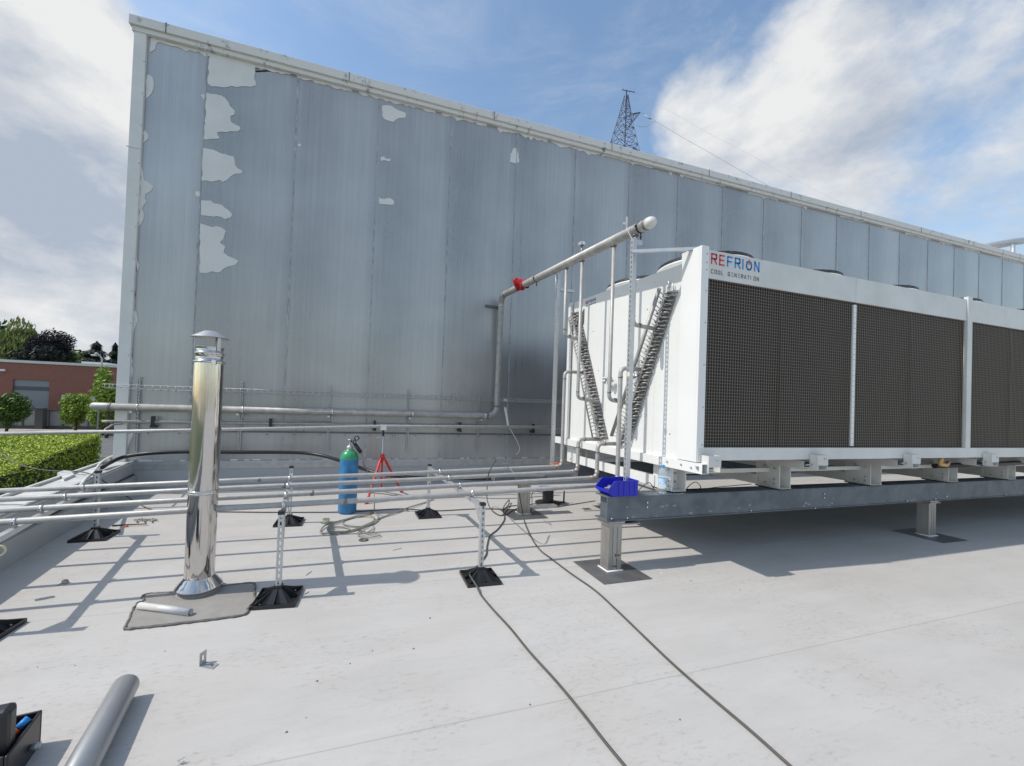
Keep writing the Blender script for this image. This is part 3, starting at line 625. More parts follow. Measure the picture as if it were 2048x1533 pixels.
for (n0, f0, lb, rz) in frames:
    t = thing('pipe_support', lb, 'pipe support', ((n0[0]+f0[0])/2, (n0[1]+f0[1])/2, 0), 'roof supports for the low pipes')
    zt = pz((n0[0]+f0[0])/2)-.032
    fr2 = (V((f0[0]-n0[0], f0[1]-n0[1], 0))).normalized()
    for q, far in ((n0, 0), (f0, 1)):
        g = MB(); foot_mb(g, (q[0], q[1], 0), rz+(.02 if far else -.03)); ft = g.build('foot', 'plastic', t)
        g = MB()
        for sx_ in (-1, 1): g.tube([(q[0]+sx_*.11, q[1]+sx_*.09, .011), (q[0]+sx_*.11, q[1]+sx_*.09, .02)], .008, 8)
        g.build('screw', 'chrome', ft)
        hh = (.665 if not far else .69)-.1
        g = MB(); slotted(g, (q[0], q[1], .1), hh, face=(0, -1, 0)); po = g.build('upright', 'strut', t)
        g = MB(); g.box((q[0]-.024, q[1]-.024, .1+hh-.012), (q[0]+.024, q[1]+.024, .1+hh+.012)); g.build('end_cap', 'plastic', po)
    a = V((n0[0], n0[1], zt-.021))+fr2*.022; b_ = V((f0[0], f0[1], zt-.021))-fr2*.022
    g = MB(); g.bar(a, b_, .041, .038); ar = g.build('crossarm', 'strut', t)
    g = MB()
    for e_, s_ in ((a, 1), (b_, -1)):
        p0 = e_+V((0, 0, -.02)); sd = fr2.cross(V((0, 0, 1)))*.003
        for k in (-1, 1):
            o_ = fr2.cross(V((0, 0, 1)))*(.0235*k); g.prism([p0+o_-sd*.5, p0+fr2*(.12*s_)+o_-sd*.5, p0+V((0, 0, -.12))+o_-sd*.5], sd)
    g.build('gusset', 'strut', ar)
    for y in PYS:
        k = (y-n0[1])/(f0[1]-n0[1]); x = n0[0]+(f0[0]-n0[0])*k
        clamp('pipe_clamp', (x, y, pz(x)), (1, 0, 0), .0245, 'chrome', t, .012)
# ---- flue
fc = V((-1.075, 3.70, 0))
t = thing('flue', 'tall polished stainless steel flue pipe with a conical rain cap', 'flue', fc)
RF = .102
g = MB(); g.lathe([(RF, .09), (RF, .775)], fc, 48); g.lathe([(RF, .80), (RF, 1.80)], fc, 48); g.build('flue_pipe', 'flue', t)
g = MB(); g.lathe([(RF-.001, .77), (RF+.006, .773), (RF+.007, .784), (RF+.003, .787), (RF+.007, .79), (RF+.006, .80), (RF-.001, .804)], fc, 48); g.build('joint_band', 'flue', t)
g = MB(); g.lathe([(RF-.002, 1.80), (RF+.007, 1.803), (RF+.008, 1.817), (RF-.006, 1.82), (RF-.006, 1.868), (RF+.001, 1.871), (RF+.001, 1.884), (RF-.006, 1.887), (RF-.006, 1.925), (RF-.002, 1.928), (RF-.008, 1.93), (RF-.012, 1.86)], fc, 48); cl = g.build('collar', 'flue', t)
g = MB(); g.box((fc.x+.045, fc.y-RF-.012, 1.79), (fc.x+.075, fc.y-RF+.02, 1.822)); g.build('collar_latch', 'chrome', cl)
g = MB(); g.lathe([(.132, 2.003), (.124, 2.010), (.068, 2.043), (.045, 2.058), (0, 2.062)], fc, 40); g.lathe([(.132, 2.002), (.122, 2.004), (.067, 2.036), (0, 2.052)], fc, 40); cap = g.build('rain_cap', 'galv', t)
for a in (math.radians(200), math.radians(320), math.radians(80)):
    g = MB(); dd = V((math.cos(a), math.sin(a), 0)); g.bar(fc+dd*(RF-.003)+V((0, 0, 1.90)), fc+dd*(RF+.004)+V((0, 0, 2.022)), .026, .002, dd); g.build('cap_strap', 'strut', cap)
g = MB(); g.lathe([(RF+.001, .125), (RF+.004, .118), (.158, .052), (.162, .046), (.158, .044), (RF, .100)], fc, 48); sk = g.build('storm_collar', 'flue', t)
g = MB(); g.lathe([(.128, .062), (.132, .03), (.150, .006), (.165, .0045)], fc, 40); g.build('base_sleeve', 'patch', t)
# patch
g = MB(); PP = [Zp(x, y, .004) for x, y in ((249, 1258), (300, 1252), (380, 1243), (440, 1236), (495, 1228), (498, 1212), (512, 1200), (509, 1165), (440, 1172), (350, 1183), (292, 1187), (285, 1200), (268, 1213), (259, 1235))]
g.prism(PP, (0, 0, .003)); pt = g.build('roof_patch', 'patch'); tag(pt, 'square grey bitumen patch with dark mastic edges around the flue base', 'roof patch')
ml = [Zp(x, y, .009) for x, y in ((249, 1257), (258, 1240), (265, 1222), (276, 1206), (287, 1202), (292, 1188), (350, 1184), (440, 1173), (500, 1166), (510, 1172), (508, 1186), (512, 1200), (508, 1213), (496, 1216), (491, 1228), (440, 1237), (380, 1244), (300, 1253), (249, 1258))]
g = MB(); sp = spline(ml, 8); g.tube([p+V((rnd.uniform(-.004, .004), rnd.uniform(-.004, .004), -.004)) for p in sp], [.0065+.006*rnd.random() for _ in sp], 8, caps=False); o = g.build('mastic_edge', 'mastic', pt)
# offcuts and small bits
a = Zp(279, 1212, .026); b_ = Zp(381, 1225, .026)
g = MB(); dd = (b_-a).normalized(); L_ = (b_-a).length; g.lathe([(.0215, 0), (.0245, 0), (.0245, L_), (.0215, L_)], a, 24, closed=True, axis=dd); single(g, 'pipe_offcut', 'offcut', 'short pale pipe offcut lying on the grey patch by the flue', 'pipe offcut', 'pipe offcuts')
a = Zp(251, 1372, .065); b_ = Zp(150, 1560, .065)
dd = (b_-a).normalized(); L_ = 1.2
M['bigpipe'] = mat('new_pipe', (.34, .345, .35), .34, .45, .08, 6, .03, 20)
g = MB(); g.lathe([(.050, 0), (.057, .0), (.058, .004), (.058, L_), (.050, L_)], a, 40, closed=True, axis=dd); single(g, 'pipe_offcut', 'bigpipe', 'large smooth grey pipe lying on the roof beside the black tool case', 'pipe offcut', 'pipe offcuts')
q = Zp(418, 1332); t = thing('angle_bracket', 'small galvanised angle bracket with a hole, standing on the bare roof', 'bracket', q)
g = MB(); rz = -.5
Rz = Matrix.Translation(q) @ Matrix.Rotation(rz, 4, 'Z')
w = .022
g.box((-.045, -w, 0), (.045, w, .004), mtx=Rz)
g.box((-.045, -w, .0042), (-.041, -.007, .075), mtx=Rz); g.box((-.045, .007, .0042), (-.041, w, .075), mtx=Rz); g.box((-.045, -.007, .0042), (-.041, .007, .025), mtx=Rz); g.box((-.045, -.007, .055), (-.041, .007, .075), mtx=Rz)
g.build('angle_plate', 'galv', t)
g = MB(); qq = Rz @ V((.015, 0, .0042)); g.lathe([(0, 0), (.012, 0), (.012, .001), (0, .001)], qq, 12); g.build('slot_mark', 'weld', t)
q = Zp(129, 1167); g = MB(); g.lathe([(0, 0), (.018, .0), (.024, .012), (.016, .022), (0, .024)], q+V((0, 0, .006)), 9, axis=(.6, -.4, .7)); g.tube([q+V((0, 0, .012)), q+V((-.028, -.045, .004))], .0035, 6); single(g, 'roof_screw', 'post', 'single dark-headed roofing screw lying near the parapet', 'screw')
g = MB(); g.tube([Zp(225, 1052, .008), Zp(250, 1050, .008), Zp(294, 1048, .008)], [.012, .006, .004], 8); single(g, 'screwdriver', 'plastic', 'black screwdriver lying behind the left support foot', 'screwdriver')
g = MB(); g.tube([Zp(248, 1053.5, .008), Zp(256, 1053, .008)], .009, 8); g.tube([Zp(256, 1053, .006), Zp(298, 1051, .006)], .002, 6); single(g, 'marker', 'orange', 'thin tool with a red end beside the black screwdriver', 'tool')
g = MB()
for k in range(9):
    a = V(Zp(268+k*5, 1040+2*math.sin(k*1.7), .01)); b_ = V(Zp(274+k*5, 1042+2.5*math.cos(k*2.1), .015)); g.tube([a, (a+b_)/2+V((0, .02, .012)), b_], .007, 7)
single(g, 'chain_bits', 'hose', 'small heap of pale metal chain bits on the roof left of the flue', 'metal scraps')
M['bright'] = mat('bright_foil', (.85, .85, .85), .15, .9)
q = Zp(361, 1529); g = MB()
for k in range(6): g.prism([q+V((rnd.uniform(-.018, .018), rnd.uniform(-.012, .012), .002+.004*k)) for _ in range(3)], (0, 0, .001))
single(g, 'foil_scrap', 'bright', 'tiny bright foil scrap at the bottom edge of the picture', 'scrap')
# debris specks
deb = [(1040, 1126), (1007, 1128), (860, 1237), (745, 1302), (700, 1328), (827, 1298), (634, 1363), (1143, 1111), (573, 1465), (1283, 1148), (1322, 1146), (1382, 1162), (1360, 1106), (1448, 1050), (1550, 1160), (330, 1303), (75, 1335), (150, 1332), (1360, 1440), (1480, 1180), (1170, 1262), (1060, 1410)]
for i, (x, y) in enumerate(deb):
    q = Zp(x, y); s_ = .0035+.004*rnd.random(); g = MB(); g.lathe([(0, 0), (s_, .0), (s_*.8, s_*.5), (0, s_*.7)], q, 6); o = g.build('grit_crumb', 'sealant' if i in (9, 10, 12, 13) else 'weld'); tag(o, 'tiny crumb of white sealant lying on the roof' if i in (9, 10, 12, 13) else 'tiny dark crumb of grit lying on the roof', 'crumb', 'white crumbs on the roof' if i in (9, 10, 12, 13) else 'dark crumbs on the roof'); rebase(o)
for i, (a, b_) in enumerate((((612, 1151), (623, 1143)), ((604, 1191), (618, 1184)), ((786, 1101), (803, 1097)))):
    g = MB(); g.tube([Zp(*a, .003), Zp(*b_, .004)], .0022, 6); single(g, 'wire_snip', 'weld', ['snipped wire end lying upslope of the middle front support foot', 'snipped wire end touching the middle front support foot', 'snipped wire end lying between the middle and right front feet'][i], 'wire snip', 'snipped wire ends')
# ---- tool case bottom left
t = thing('tool_case', 'black plastic tool case standing open at the bottom left corner', 'tool case', Zp(20, 1500))
cq = Zp(52, 1462)      # right back corner area
def frame_of(p, ax): 
    ax = V(ax).normalized(); return Matrix(((ax.x, -ax.y, 0, p.x), (ax.y, ax.x, 0, p.y), (0, 0, 1, p.z), (0, 0, 0, 1)))
T1 = Zp(86, 1418, .15); L1 = Zp(40, 1397, .30)
Fm = frame_of(V((T1.x, T1.y, 0)), (1, .16, 0)); Fl = frame_of(V((L1.x, L1.y, 0)), (1, .16, 0))
g = MB(); g.box((-.5, -.075, 0), (.0, -.0, .30), mtx=Fl); g.build('lid', 'plastic', t, .02)
g = MB(); g.box((-.46, -.078, .225), (-.045, .001, .285), mtx=Fl); g.build('lid_ridge', 'shut2', t, .012)
g = MB(); g.box((-.45, -.012, 0), (.0, -.0, .15), mtx=Fm); g.box((-.012, -.26, 0), (.0, -.0121, .15), mtx=Fm); g.box((-.45, -.26, 0), (-.0121, -.0121, .012), mtx=Fm); g.box((-.45, -.26, .0121), (-.0121, -.248, .15), mtx=Fm); g.build('tray', 'plastic', t, .006)
g = MB(); g.tube([Fm @ V((.0, -.09, .05)), Fm @ V((.03, -.09, .05))], .013, 12); g.build('latch', 'galv', t)
g = MB(); g.tube([Fm @ V((-.085, -.12, .11)), Fm @ V((-.046, -.085, .14))], .015, 12); o = g.build('plier_handle', 'orange'); tag(o, 'orange handled end of pliers sticking up from the open tool case', 'pliers'); rebase(o)
g = MB(); g.tube([Fm @ V((-.0445, -.0835, .141)), Fm @ V((-.022, -.06, .160))], .014, 12); g.build('handle_tip', 'logoblue', o).matrix_parent_inverse = Matrix.Translation(-o.location)
g = MB(); g.box((-.10, -.20, .013), (-.03, -.17, .10), mtx=Fm); single(g, 'white_card', 'offwhite', 'pale folded card tucked inside the open tool case', 'card')
# ---- steel platform
t = thing('steel_platform', 'grey galvanised steel beam platform on short posts carrying the cooler', 'platform', (2.48, 3.35, 0))
BX0, BY0, BZ0, BZ1 = 2.372, 3.272, .478, .716
def beam(x0, x1, y0, w=.20, name='beam'):
    g = MB(); g.box((x0, y0, BZ0+.012), (x1, y0+.010, BZ1-.012)); g.box((x0, y0-.004, BZ1-.0118), (x1, y0+w, BZ1)); g.box((x0, y0-.010, BZ0), (x1, y0+w, BZ0+.0118))
    g.box((x0+.06, y0+.0105, BZ0+.012), (x0+.07, y0+w-.004, BZ1-.012)); return g.build(name, 'beam', t, .002)
bm = beam(BX0, 16.5, BY0); beam(3.35, 16.5, 5.36)
g = MB()
for x, z in ((2.83, .645), (2.83, .60), (5.35, .645), (5.35, .60), (2.42, .51), (2.60, .505), (6.9, .50), (7.5, .505), (7.75, .53), (4.2, .50), (5.2, .485), (9.2, .5)):
    g.lathe([(0, -.012), (.009, -.012), (.011, 0), (0, 0)], (x, BY0-.0005, z), 8, axis=(0, 1, 0))
g.build('bolt', 'chrome', bm)
g = MB(); r2 = random.Random(11)
for k in range(26):
    x = BX0+.2+r2.random()**1.6*5.2; z = BZ0+.02+r2.random()**2*.12; w_ = .008+r2.random()*.03; h_ = .004+r2.random()*.016
    pts = [V((x+w_*math.cos(a)*(.6+.4*r2.random()), BY0-.0006, z+h_*math.sin(a)*(.5+.5*r2.random()))) for a in [i*math.pi/4 for i in range(8)]]
    g.prism(pts, (0, -.0008, 0))
M['scuff'] = mat('zinc_scuff', (.25, .27, .30), .6, .2, .2, 20)
g.build('scuff_mark', 'scuff', bm)
for i, (x, y, h_, px0, py0) in enumerate(((2.402, 3.274, .442, 2.205, 3.05), (7.42, 3.285, .442, 7.235, 3.065), (2.365, 5.245, .442, 2.17, 5.018), (12.4, 3.285, .442, 12.2, 3.065), (7.42, 5.4, .442, 7.235, 5.2))):
    g = MB(); g.box((x, y, .006), (x+.15, y+.13, h_)); ps = g.build('post', 'post', t, .006)
    g = MB()
    for k in (.045, .095): g.box((x+k, y-.0025, .008), (x+k+.004, y-.001, h_-.02))
    g.build('weld_line', 'weld', ps)
    g = MB(); g.box((x-.02, y-.02, h_+.001), (x+(.34 if i == 0 else .2), y+.17, h_+.014)); g.box((x-.012, y-.012, h_+.0145), (x+.17, y+.15, BZ0-.001)); g.build('top_plate', 'post', ps, .002)
    g = MB(); g.box((px0, py0, .0035), (px0+.52, py0+.52, .0055)); g.build('base_sheet', 'pad', ps)
    g = MB(); g.tube([(x-.012, y+.135, .010), (x-.012, y-.010, .010), (x+.162, y-.010, .010)], .0085, 8); g.build('sealant_bead', 'sealant', ps)
# marker scribble on the front post (illegible pen marks)
g = MB()
for st in ([(.065, .150), (.085, .152), (.078, .130), (.095, .150), (.10, .132), (.115, .150), (.118, .134), (.13, .146), (.145, .14)], [(.10, .115), (.092, .10), (.104, .095), (.09, .07), (.10, .06)], [(.055, .04), (.068, .048), (.07, .034), (.085, .046), (.09, .03), (.10, .05), (.10, .03)]):
    pts = [V((2.402+a, 3.274-.0015, .01+z)) for a, z in st]
    for a, b_ in zip(pts, pts[1:]): g.bar(a, b_, .004, .0012, (0, 1, 0))
g.build('pen_marks', 'ink', t)
# stub on rear post + timber
g = MB(); g.box((1.95, 5.21, .49), (2.75, 5.36, .545)); single(g, 'loose_beam', 'beam', 'dark steel offcut lying across the rear post behind the low pipes', 'beam offcut')
# ---- dry cooler
CYF, CXL = 2.96, 3.13; CYB = 5.37; ZB, ZT = 1.10, 3.095; SL = 4.30; CXE = CXL+SL*3
dc = thing('dry_cooler', 'large white industrial dry cooler with dark mesh sides and roof fans', 'dry cooler', (CXL+3, 4.1, BZ1))
g = MB(); g.prism([(CXL, CYF+.012, ZB-.02), (CXL, CYB, ZB-.02), (CXL, CYB, 3.115), (CXL, 3.2, 3.035), (CXL, CYF+.012, 3.03)], (.012, 0, 0)); g.build('end_panel', 'white', dc)
M['panelgrey'] = M['offwhite']
g = MB(); g.box((CXL-.035, CYF-.006, ZB-.015), (CXL+.055, CYF+.018, ZT+.03)); g.box((CXL-.035, CYF+.0185, ZB-.015), (CXL-.020, CYF+.235, ZT+.03)); g.build('corner_post', 'white', dc, .003)
g = MB(); g.box((CXL-.03, CYB-.10, ZB-.015), (CXL-.019, CYB+.01, ZT+.02)); g.build('corner_post', 'white', dc, .003)
g = MB()
for y in (3.56, 4.0, 4.42, 4.86): g.box((CXL-.0015, y-.002, ZB), (CXL-.0002, y+.002, ZT-.17))
g.build('panel_seam', 'film', dc)
g = MB(); r3 = random.Random(3)
for y, z in [(4.35, 2.78), (3.95, 2.70), (4.0, 2.70), (4.02, 2.14), (3.96, 2.14), (4.02, 1.62), (3.96, 1.62), (4.6, 2.05), (4.55, 1.6), (3.7, 2.68), (4.75, 2.6), (3.15, 1.35), (3.32, 1.32), (3.12, 1.24), (3.2, 2.95), (3.6, 2.95), (4.2, 2.95)]:
    g.lathe([(0, -.004), (.008, -.003), (.010, 0), (0, 0)], (CXL-.0005, y, z), 8, axis=(1, 0, 0))
for z in (1.25, 1.6, 2.0, 2.4, 2.7, 2.9, 2.97, 3.05): g.lathe([(0, -.003), (.008, -.002), (.009, 0), (0, 0)], (CXL+.03, CYF-.0065, z), 8, axis=(0, 1, 0))
g.build('panel_screw', 'galv', dc)
# arched opening bottom corner
g = MB(); pts = [V((CXL-.0212, 3.06+.045*math.cos(a), ZB+.04+.05*math.sin(a))) for a in [i*math.pi/10 for i in range(11)]]+[V((CXL-.0212, 3.015, ZB-.008)), V((CXL-.0212, 3.105, ZB-.008))]
g.prism(pts, (-.0012, 0, 0)); g.build('cable_hole', 'pad', dc)
# front: bands, rails, sections
for k in range(3):
    x0 = CXL+k*SL; x1 = x0+SL
    a = x0+(.056 if k == 0 else .055); b_ = x1-.055
    g = MB(); g.box((a, CYF, 2.826), (x0+SL/2-.0015, CYF+.015, ZT)); g.box((x0+SL/2+.0015, CYF, 2.826), (b_, CYF+.015, ZT)); g.box((a, CYF, ZT-.002), (b_, CYF+.05, ZT+.001)); g.build('top_band', 'offwhite', dc, .002)
    g = MB(); g.box((x0-.02 if k == 0 else x0+.002, CYF-.01, ZB-.0), (x1-.002, CYF+.05, 1.222)); g.build('bottom_rail', 'offwhite', dc, .003)
    if k: g = MB(); g.box((x0-.05, CYF-.012, 1.2225), (x0+.05, CYF+.03, ZT+.035)); g.build('divider_post', 'offwhite', dc, .003)
    g = MB(); g.box((x0+SL/2-.022, CYF+.002, 1.24), (x0+SL/2+.022, CYF+.02, 2.80)); dv = g.build('mesh_divider', 'white', dc, .002)
    g = MB(); z = 1.26
    while z < 2.80: g.box((x0+SL/2-.021, CYF+.0005, z), (x0+SL/2+.021, CYF+.0015, z+.005)); z += .058
    g.build('divider_slot', 'galv', dv)
    g = MB(); g.box((a+.01, CYF+.055, 1.20), (b_-.01, CYF+.14, 2.85)); g.build('coil_block', 'coil', dc)
    g = MB(); p = .032
    x = a
    while x < b_:
        if abs(x-(x0+SL/2)) > .022: g.box((x, CYF+.012, 1.2225), (x+.0044, CYF+.0154, 2.8258))
        x += p
    z = 1.2225
    while z < 2.82: g.box((a, CYF+.0156, z), (b_, CYF+.0188, z+.0044)); z += .0307
    g.build('wire_mesh', 'grille', dc)
    for xm in (x0+SL*.25, x0+SL*.75):
        g = MB(); g.box((xm-.006, CYF+.03, 1.2225), (xm+.006, CYF+.05, 2.825)); g.build('mesh_support', 'fan', dc)
g = MB(); g.box((CXL+.013, CYF+.06, 2.95), (CXE, CYB, 3.03)); g.build('top_deck', 'white', dc)
g = MB(); g.box((CXL+.013, CYF+.15, ZB-.02), (CXE, CYB, ZB+.02)); g.build('floor_pan', 'coil', dc)  # near-black colour chosen to deepen the shade under the cooler
g = MB(); g.box((CXL+.02, CYB-.03, ZB), (CXE, CYB-.001, ZT-.015)); g.build('rear_panel', 'coil', dc)
# fans
def fan(cx, cy, dz=0):
    g = MB(); z0 = ZT-.05+dz; g.lathe([(.44, z0-.02), (.425, z0+.05), (.43, z0+.085), (.445, z0+.11), (.49, z0+.128), (.50, z0+.138), (.50, z0+.155), (.49, z0+.157), (.43, z0+.12), (.415, z0+.02)], (cx, cy, 0), 44); ring = g.build('fan_ring', 'white', dc)
    g = MB(); zt = z0+.15
    for r_, zz in ((.495, 0), (.485, .042), (.43, .052), (.35, .056), (.27, .058), (.19, .058), (.10, .058)):
        n = 36; g.tube([(cx+r_*math.cos(2*math.pi*i/n), cy+r_*math.sin(2*math.pi*i/n), zt+zz) for i in range(n+1)], .004, 5, caps=False)
    for i in range(24):
        a = 2*math.pi*i/24; c, s = math.cos(a), math.sin(a); g.tube([(cx+.495*c, cy+.495*s, zt), (cx+.485*c, cy+.485*s, zt+.042), (cx+.35*c, cy+.35*s, zt+.056), (cx+.09*c, cy+.09*s, zt+.058)], .0035, 5)
    g.lathe([(.488, zt+.008), (.493, zt+.008), (.487, zt+.040), (.482, zt+.040)], (cx, cy, 0), 44, closed=True)
    gd = g.build('fan_guard', 'fan', ring)
    g = MB(); g.lathe([(0, zt-.06), (.11, zt-.06), (.11, zt+.045), (0, zt+.048)], (cx, cy, 0), 20)
    for i in range(5):
        a = 2*math.pi*i/5; c, s = math.cos(a), math.sin(a); q = [V((cx+.10*c, cy+.10*s, zt-.03)), V((cx+.43*c, cy+.43*s, zt-.05)), V((cx+.43*math.cos(a+.5), cy+.43*math.sin(a+.5), zt-.01)), V((cx+.10*math.cos(a+.6), cy+.10*math.sin(a+.6), zt+.01))]; g.prism(q, (0, 0, .004))
    g.build('fan_rotor', 'fan', ring)
for j in range(2):
    for i in range(9): fan(CXL+.72+i*SL/3, 3.645+j*.99, .035*j)
# letters --------------------------------------------------------
GL = {'R': [[(0, 0), (0, 1), (.55, 1), (.65, .9), (.65, .6), (.55, .5), (.0, .5)], [(.3, .5), (.68, 0)]], 'E': [[(.62, 1), (0, 1), (0, 0), (.62, 0)], [(0, .5), (.55, .5)]], 'F': [[(.62, 1), (0, 1), (0, 0)], [(0, .5), (.52, .5)]],
      'I': [[(0, 0), (0, 1)]], 'N': [[(0, 0), (0, 1), (.62, 0), (.62, 1)]], 'C': [[(.6, .85), (.5, 1), (.12, 1), (0, .88), (0, .12), (.12, 0), (.5, 0), (.6, .15)]], 'O': [[(.12, 0), (0, .12), (0, .88), (.12, 1), (.5, 1), (.62, .88), (.62, .12), (.5, 0), (.12, 0)]],
      'L': [[(0, 1), (0, 0), (.52, 0)]], 'G': [[(.6, .85), (.5, 1), (.12, 1), (0, .88), (0, .12), (.12, 0), (.5, 0), (.62, .12), (.62, .48), (.35, .48)]], 'A': [[(0, 0), (.31, 1), (.62, 0)], [(.12, .32), (.5, .32)]], 'T': [[(0, 1), (.62, 1)], [(.31, 1), (.31, 0)]],
      'P': [[(.18, .9), (.06, .78), (0, .55), (0, .3), (.12, .08), (.35, 0), (.58, .08), (.7, .3), (.7, .55), (.64, .78), (.52, .9)]], 'o': [[(.18, .95), (0, .75), (0, .12), (.12, 0), (.5, 0), (.62, .12), (.62, .75), (.44, .95)]], 'e': [[(.62, 1), (.1, 1)], [(.1, .5), (.55, .5)], [(.1, 0), (.62, 0)]]}
def word(o_, ux, nrm, chars, h, adv, th, mname, parent, name='lettering'):
    """chars: (glyph, xoffset)"""
    g = MB(); o_ = V(o_); ux = V(ux); nrm = V(nrm)
    for gl, xo in chars:
        for st in GL[gl]:
            pts = [o_+ux*((xo+a)*h)+V((0, 0, b*h)) for a, b in st]
            for a, b in zip(pts, pts[1:]):
                d_ = (b-a).normalized(); g.bar(a-d_*th*.4, b+d_*th*.4, th, .0016, nrm)
    return g.build(name, mname, parent)
def logo(o_, ux, nrm, W):
    o_ = V(o_); ux = V(ux); h = W*.148; lp = o_
    s = 1.0; k = W/h; stp = (k-.62)/6.0
    xs = [0, .98, 1.96, 2.92, 3.88, 4.36, 5.42]; f_ = (k-.62)/5.42
    xs = [x*f_ for x in xs]; th = h*.17
    wr = word(lp, ux, nrm, [('R', xs[0]), ('E', xs[1])], h, 0, th, 'logored', dc)
    word(lp, ux, nrm, [('F', xs[2]), ('R', xs[3]), ('I', xs[4]), ('P', xs[5]), ('N', xs[6])], h, 0, th, 'logoblue', dc)
    g = MB(); c = lp+ux*((xs[5]+.35)*h); g.bar(c+V((0, 0, h*.55)), c+V((0, 0, h*1.12)), th, .0016, nrm); g.build('lettering', 'logored', dc)
    h2 = W*.058; txt = 'COoL GeNeRATION'; stp = (W/h2-.62)/14; q = lp+V((0, 0, -h*1.05))
    word(q, ux, nrm, [(ch, i*stp) for i, ch in enumerate(txt.replace('O', 'O')) if ch != ' '], h2, 0, h2*.17, 'logogrey', dc)
logo((3.222, CYF-.0015, 2.972), (1, 0, 0), (0, -1, 0), .605)
logo((CXL-.0022, 4.95, 3.012), (0, -1, 0), (-1, 0, 0), .24)
# ---- coil headers on the end (V)
def coilhead(rail1, rail2, left, right, flip):
    """pixel pairs (top, bottom) for two rails and the edges of the bend field"""
    n = 40; XF = CXL-.008; XR = CXL-.10
    lt, lb = Xp(*left[0], XF), Xp(*left[1], XF); rtp, rb = Xp(*right[0], XF), Xp(*right[1], XF)
    g = MB()
    for i in range(n):
        f = (i+.5)/n; a = lt.lerp(lb, f); b = rtp.lerp(rb, f)
        for k, (s0, s1) in enumerate(((.04, .34), (.36, .66), (.68, .98))):
            p = a.lerp(b, s0); q = a.lerp(b, s1); dz = V((0, 0, .005*((i+k) % 2*2-1))); o_ = V((-.042-.012*((i*7+k) % 3), 0, 0))
            g.tube([p, p+o_*.8+dz, (p+q)/2+o_*1.2+dz, q+o_*.8+dz, q], .0085, 6)
    bends = g.build('return_bends', 'bend', dc)
    g = MB(); g.prism([lt+V((.003, .0, 0)), rtp+V((.003, 0, 0)), rb+V((.003, 0, 0)), lb+V((.003, 0, 0))], (.004, 0, 0)); g.build('tube_plate', 'galv', bends)
    r1t, r1b = Xp(*rail1[0], XR), Xp(*rail1[1], XR); r2t, r2b = Xp(*rail2[0], XR+.02), Xp(*rail2[1], XR+.02)
    g = MB(); g.tube([r1t, r1b], .021 if flip else .010, 14); g.build('header_tube', 'alu2', dc)
    g = MB(); g.bar(r2t, r2b, .020, .012, (1, 0, 0)); g.build('header_rail', 'galv', dc)
    g = MB()
    for i in range(n-2):
        f = (i+.5)/(n-2); p = r2t.lerp(r2b, f); g.tube([r1t.lerp(r1b, f), p], .0055, 6); g.tube([p, lt.lerp(lb, f)+V((-.03, 0, 0))], .005, 6)
    g.build('feeder_tubes', 'alu2', dc)
X0 = CXL-.002
coilhead(((1319, 577), (1223, 872)), ((1331, 589), (1240, 882)), ((1336, 583), (1240, 888)), ((1356, 580), (1262, 882)), True)
coilhead(((1137, 636), (1186, 880)), ((1143, 626), (1198, 876)), ((1149, 629), (1201, 880)), ((1159, 622), (1216, 878)), False)
g = MB(); g.prism([(X0-.004, 5.08, 2.86), (X0-.004, 4.98, 2.96), (X0-.004, 4.98, 2.75), (X0-.004, 5.05, 2.7)], (-.004, 0, 0)); g.build('corner_plate', 'pad', dc)
g = MB()
for y, z in ((3.30, 2.78), (3.36, 2.82)): g.tube([(X0-.02, y, z), (X0-.03, y+.01, z+.09)], .006, 6)
g.build('vent_tube', 'strut', dc)
# foil wrapped valves
for y, z in ((4.28, 1.90), (3.80, 1.93)):
    g = MB(); r4 = random.Random(int(y*100))
    for k in range(16):
        c = V((CXL-.05-.05*r4.random(), y+.07*r4.uniform(-1, 1), z+.035*r4.uniform(-1, 1))); g.lathe([(0, -.02), (.022*r4.random()+.006, -.006), (.02, .008), (0, .02)], c, 6, axis=(r4.uniform(-1, 1), r4.uniform(-1, 1), r4.uniform(-1, 1)))
    g.tube([(CXL-.09, y-.08, z), (CXL-.07, y+.09, z+.01)], .014, 8); g.build('wrapped_valve', 'strut', dc)
# ---- base frame of cooler
def ybeam(x0, x1, z0, z1, y0, y1, m='white', nm='cross_beam'):
    g = MB(); g.box((x0, y0, z0), (x0+.006, y1, z1)); g.box((x0+.0062, y0, z1-.006), (x1, y1, z1)); g.box((x0+.0062, y0, z0), (x1, y1, z0+.006)); return g.build(nm, m, dc, .001)
def foot_u(x0, x1, y0, y1, z0, z1, m, nm='foot'):
    g = MB(); g.box((x0, y0, z0), (x0+.010, y1, z1)); g.box((x1-.010, y0, z0), (x1, y1, z1)); g.box((x0+.0102, y0+.10, z0), (x1-.0102, y0+.108, z1)); g.box((x0+.01, y0-.006, z0-.0), (x1-.0, y1, z0+.008))
    o_ = g.build(nm, m, dc, .001)
    g = MB()
    for (a, z) in ((.045, .08), (.045, .17), (.13, .08), (.13, .17)): g.lathe([(0, -.01), (.012, -.01), (.012, 0), (0, 0)], (x0+a, y0+.0995, z0+z), 6, axis=(0, 1, 0))
    for (a, z) in ((.05, .05), (.16, .05), (.05, .10), (.05, .22), (.16, .24)): g.lathe([(0, -.008), (.011, -.008), (.011, 0), (0, 0)], (x0-.0005, y0+a, z0+z), 6, axis=(1, 0, 0))
    g.build('bolt', 'galv', o_)
    g = MB(); g.box((x0-.01, y0-.02, BZ1+.0005), (x1-.03, y1, BZ1+.009)); g.build('rubber_pad', 'rubber', o_); return o_
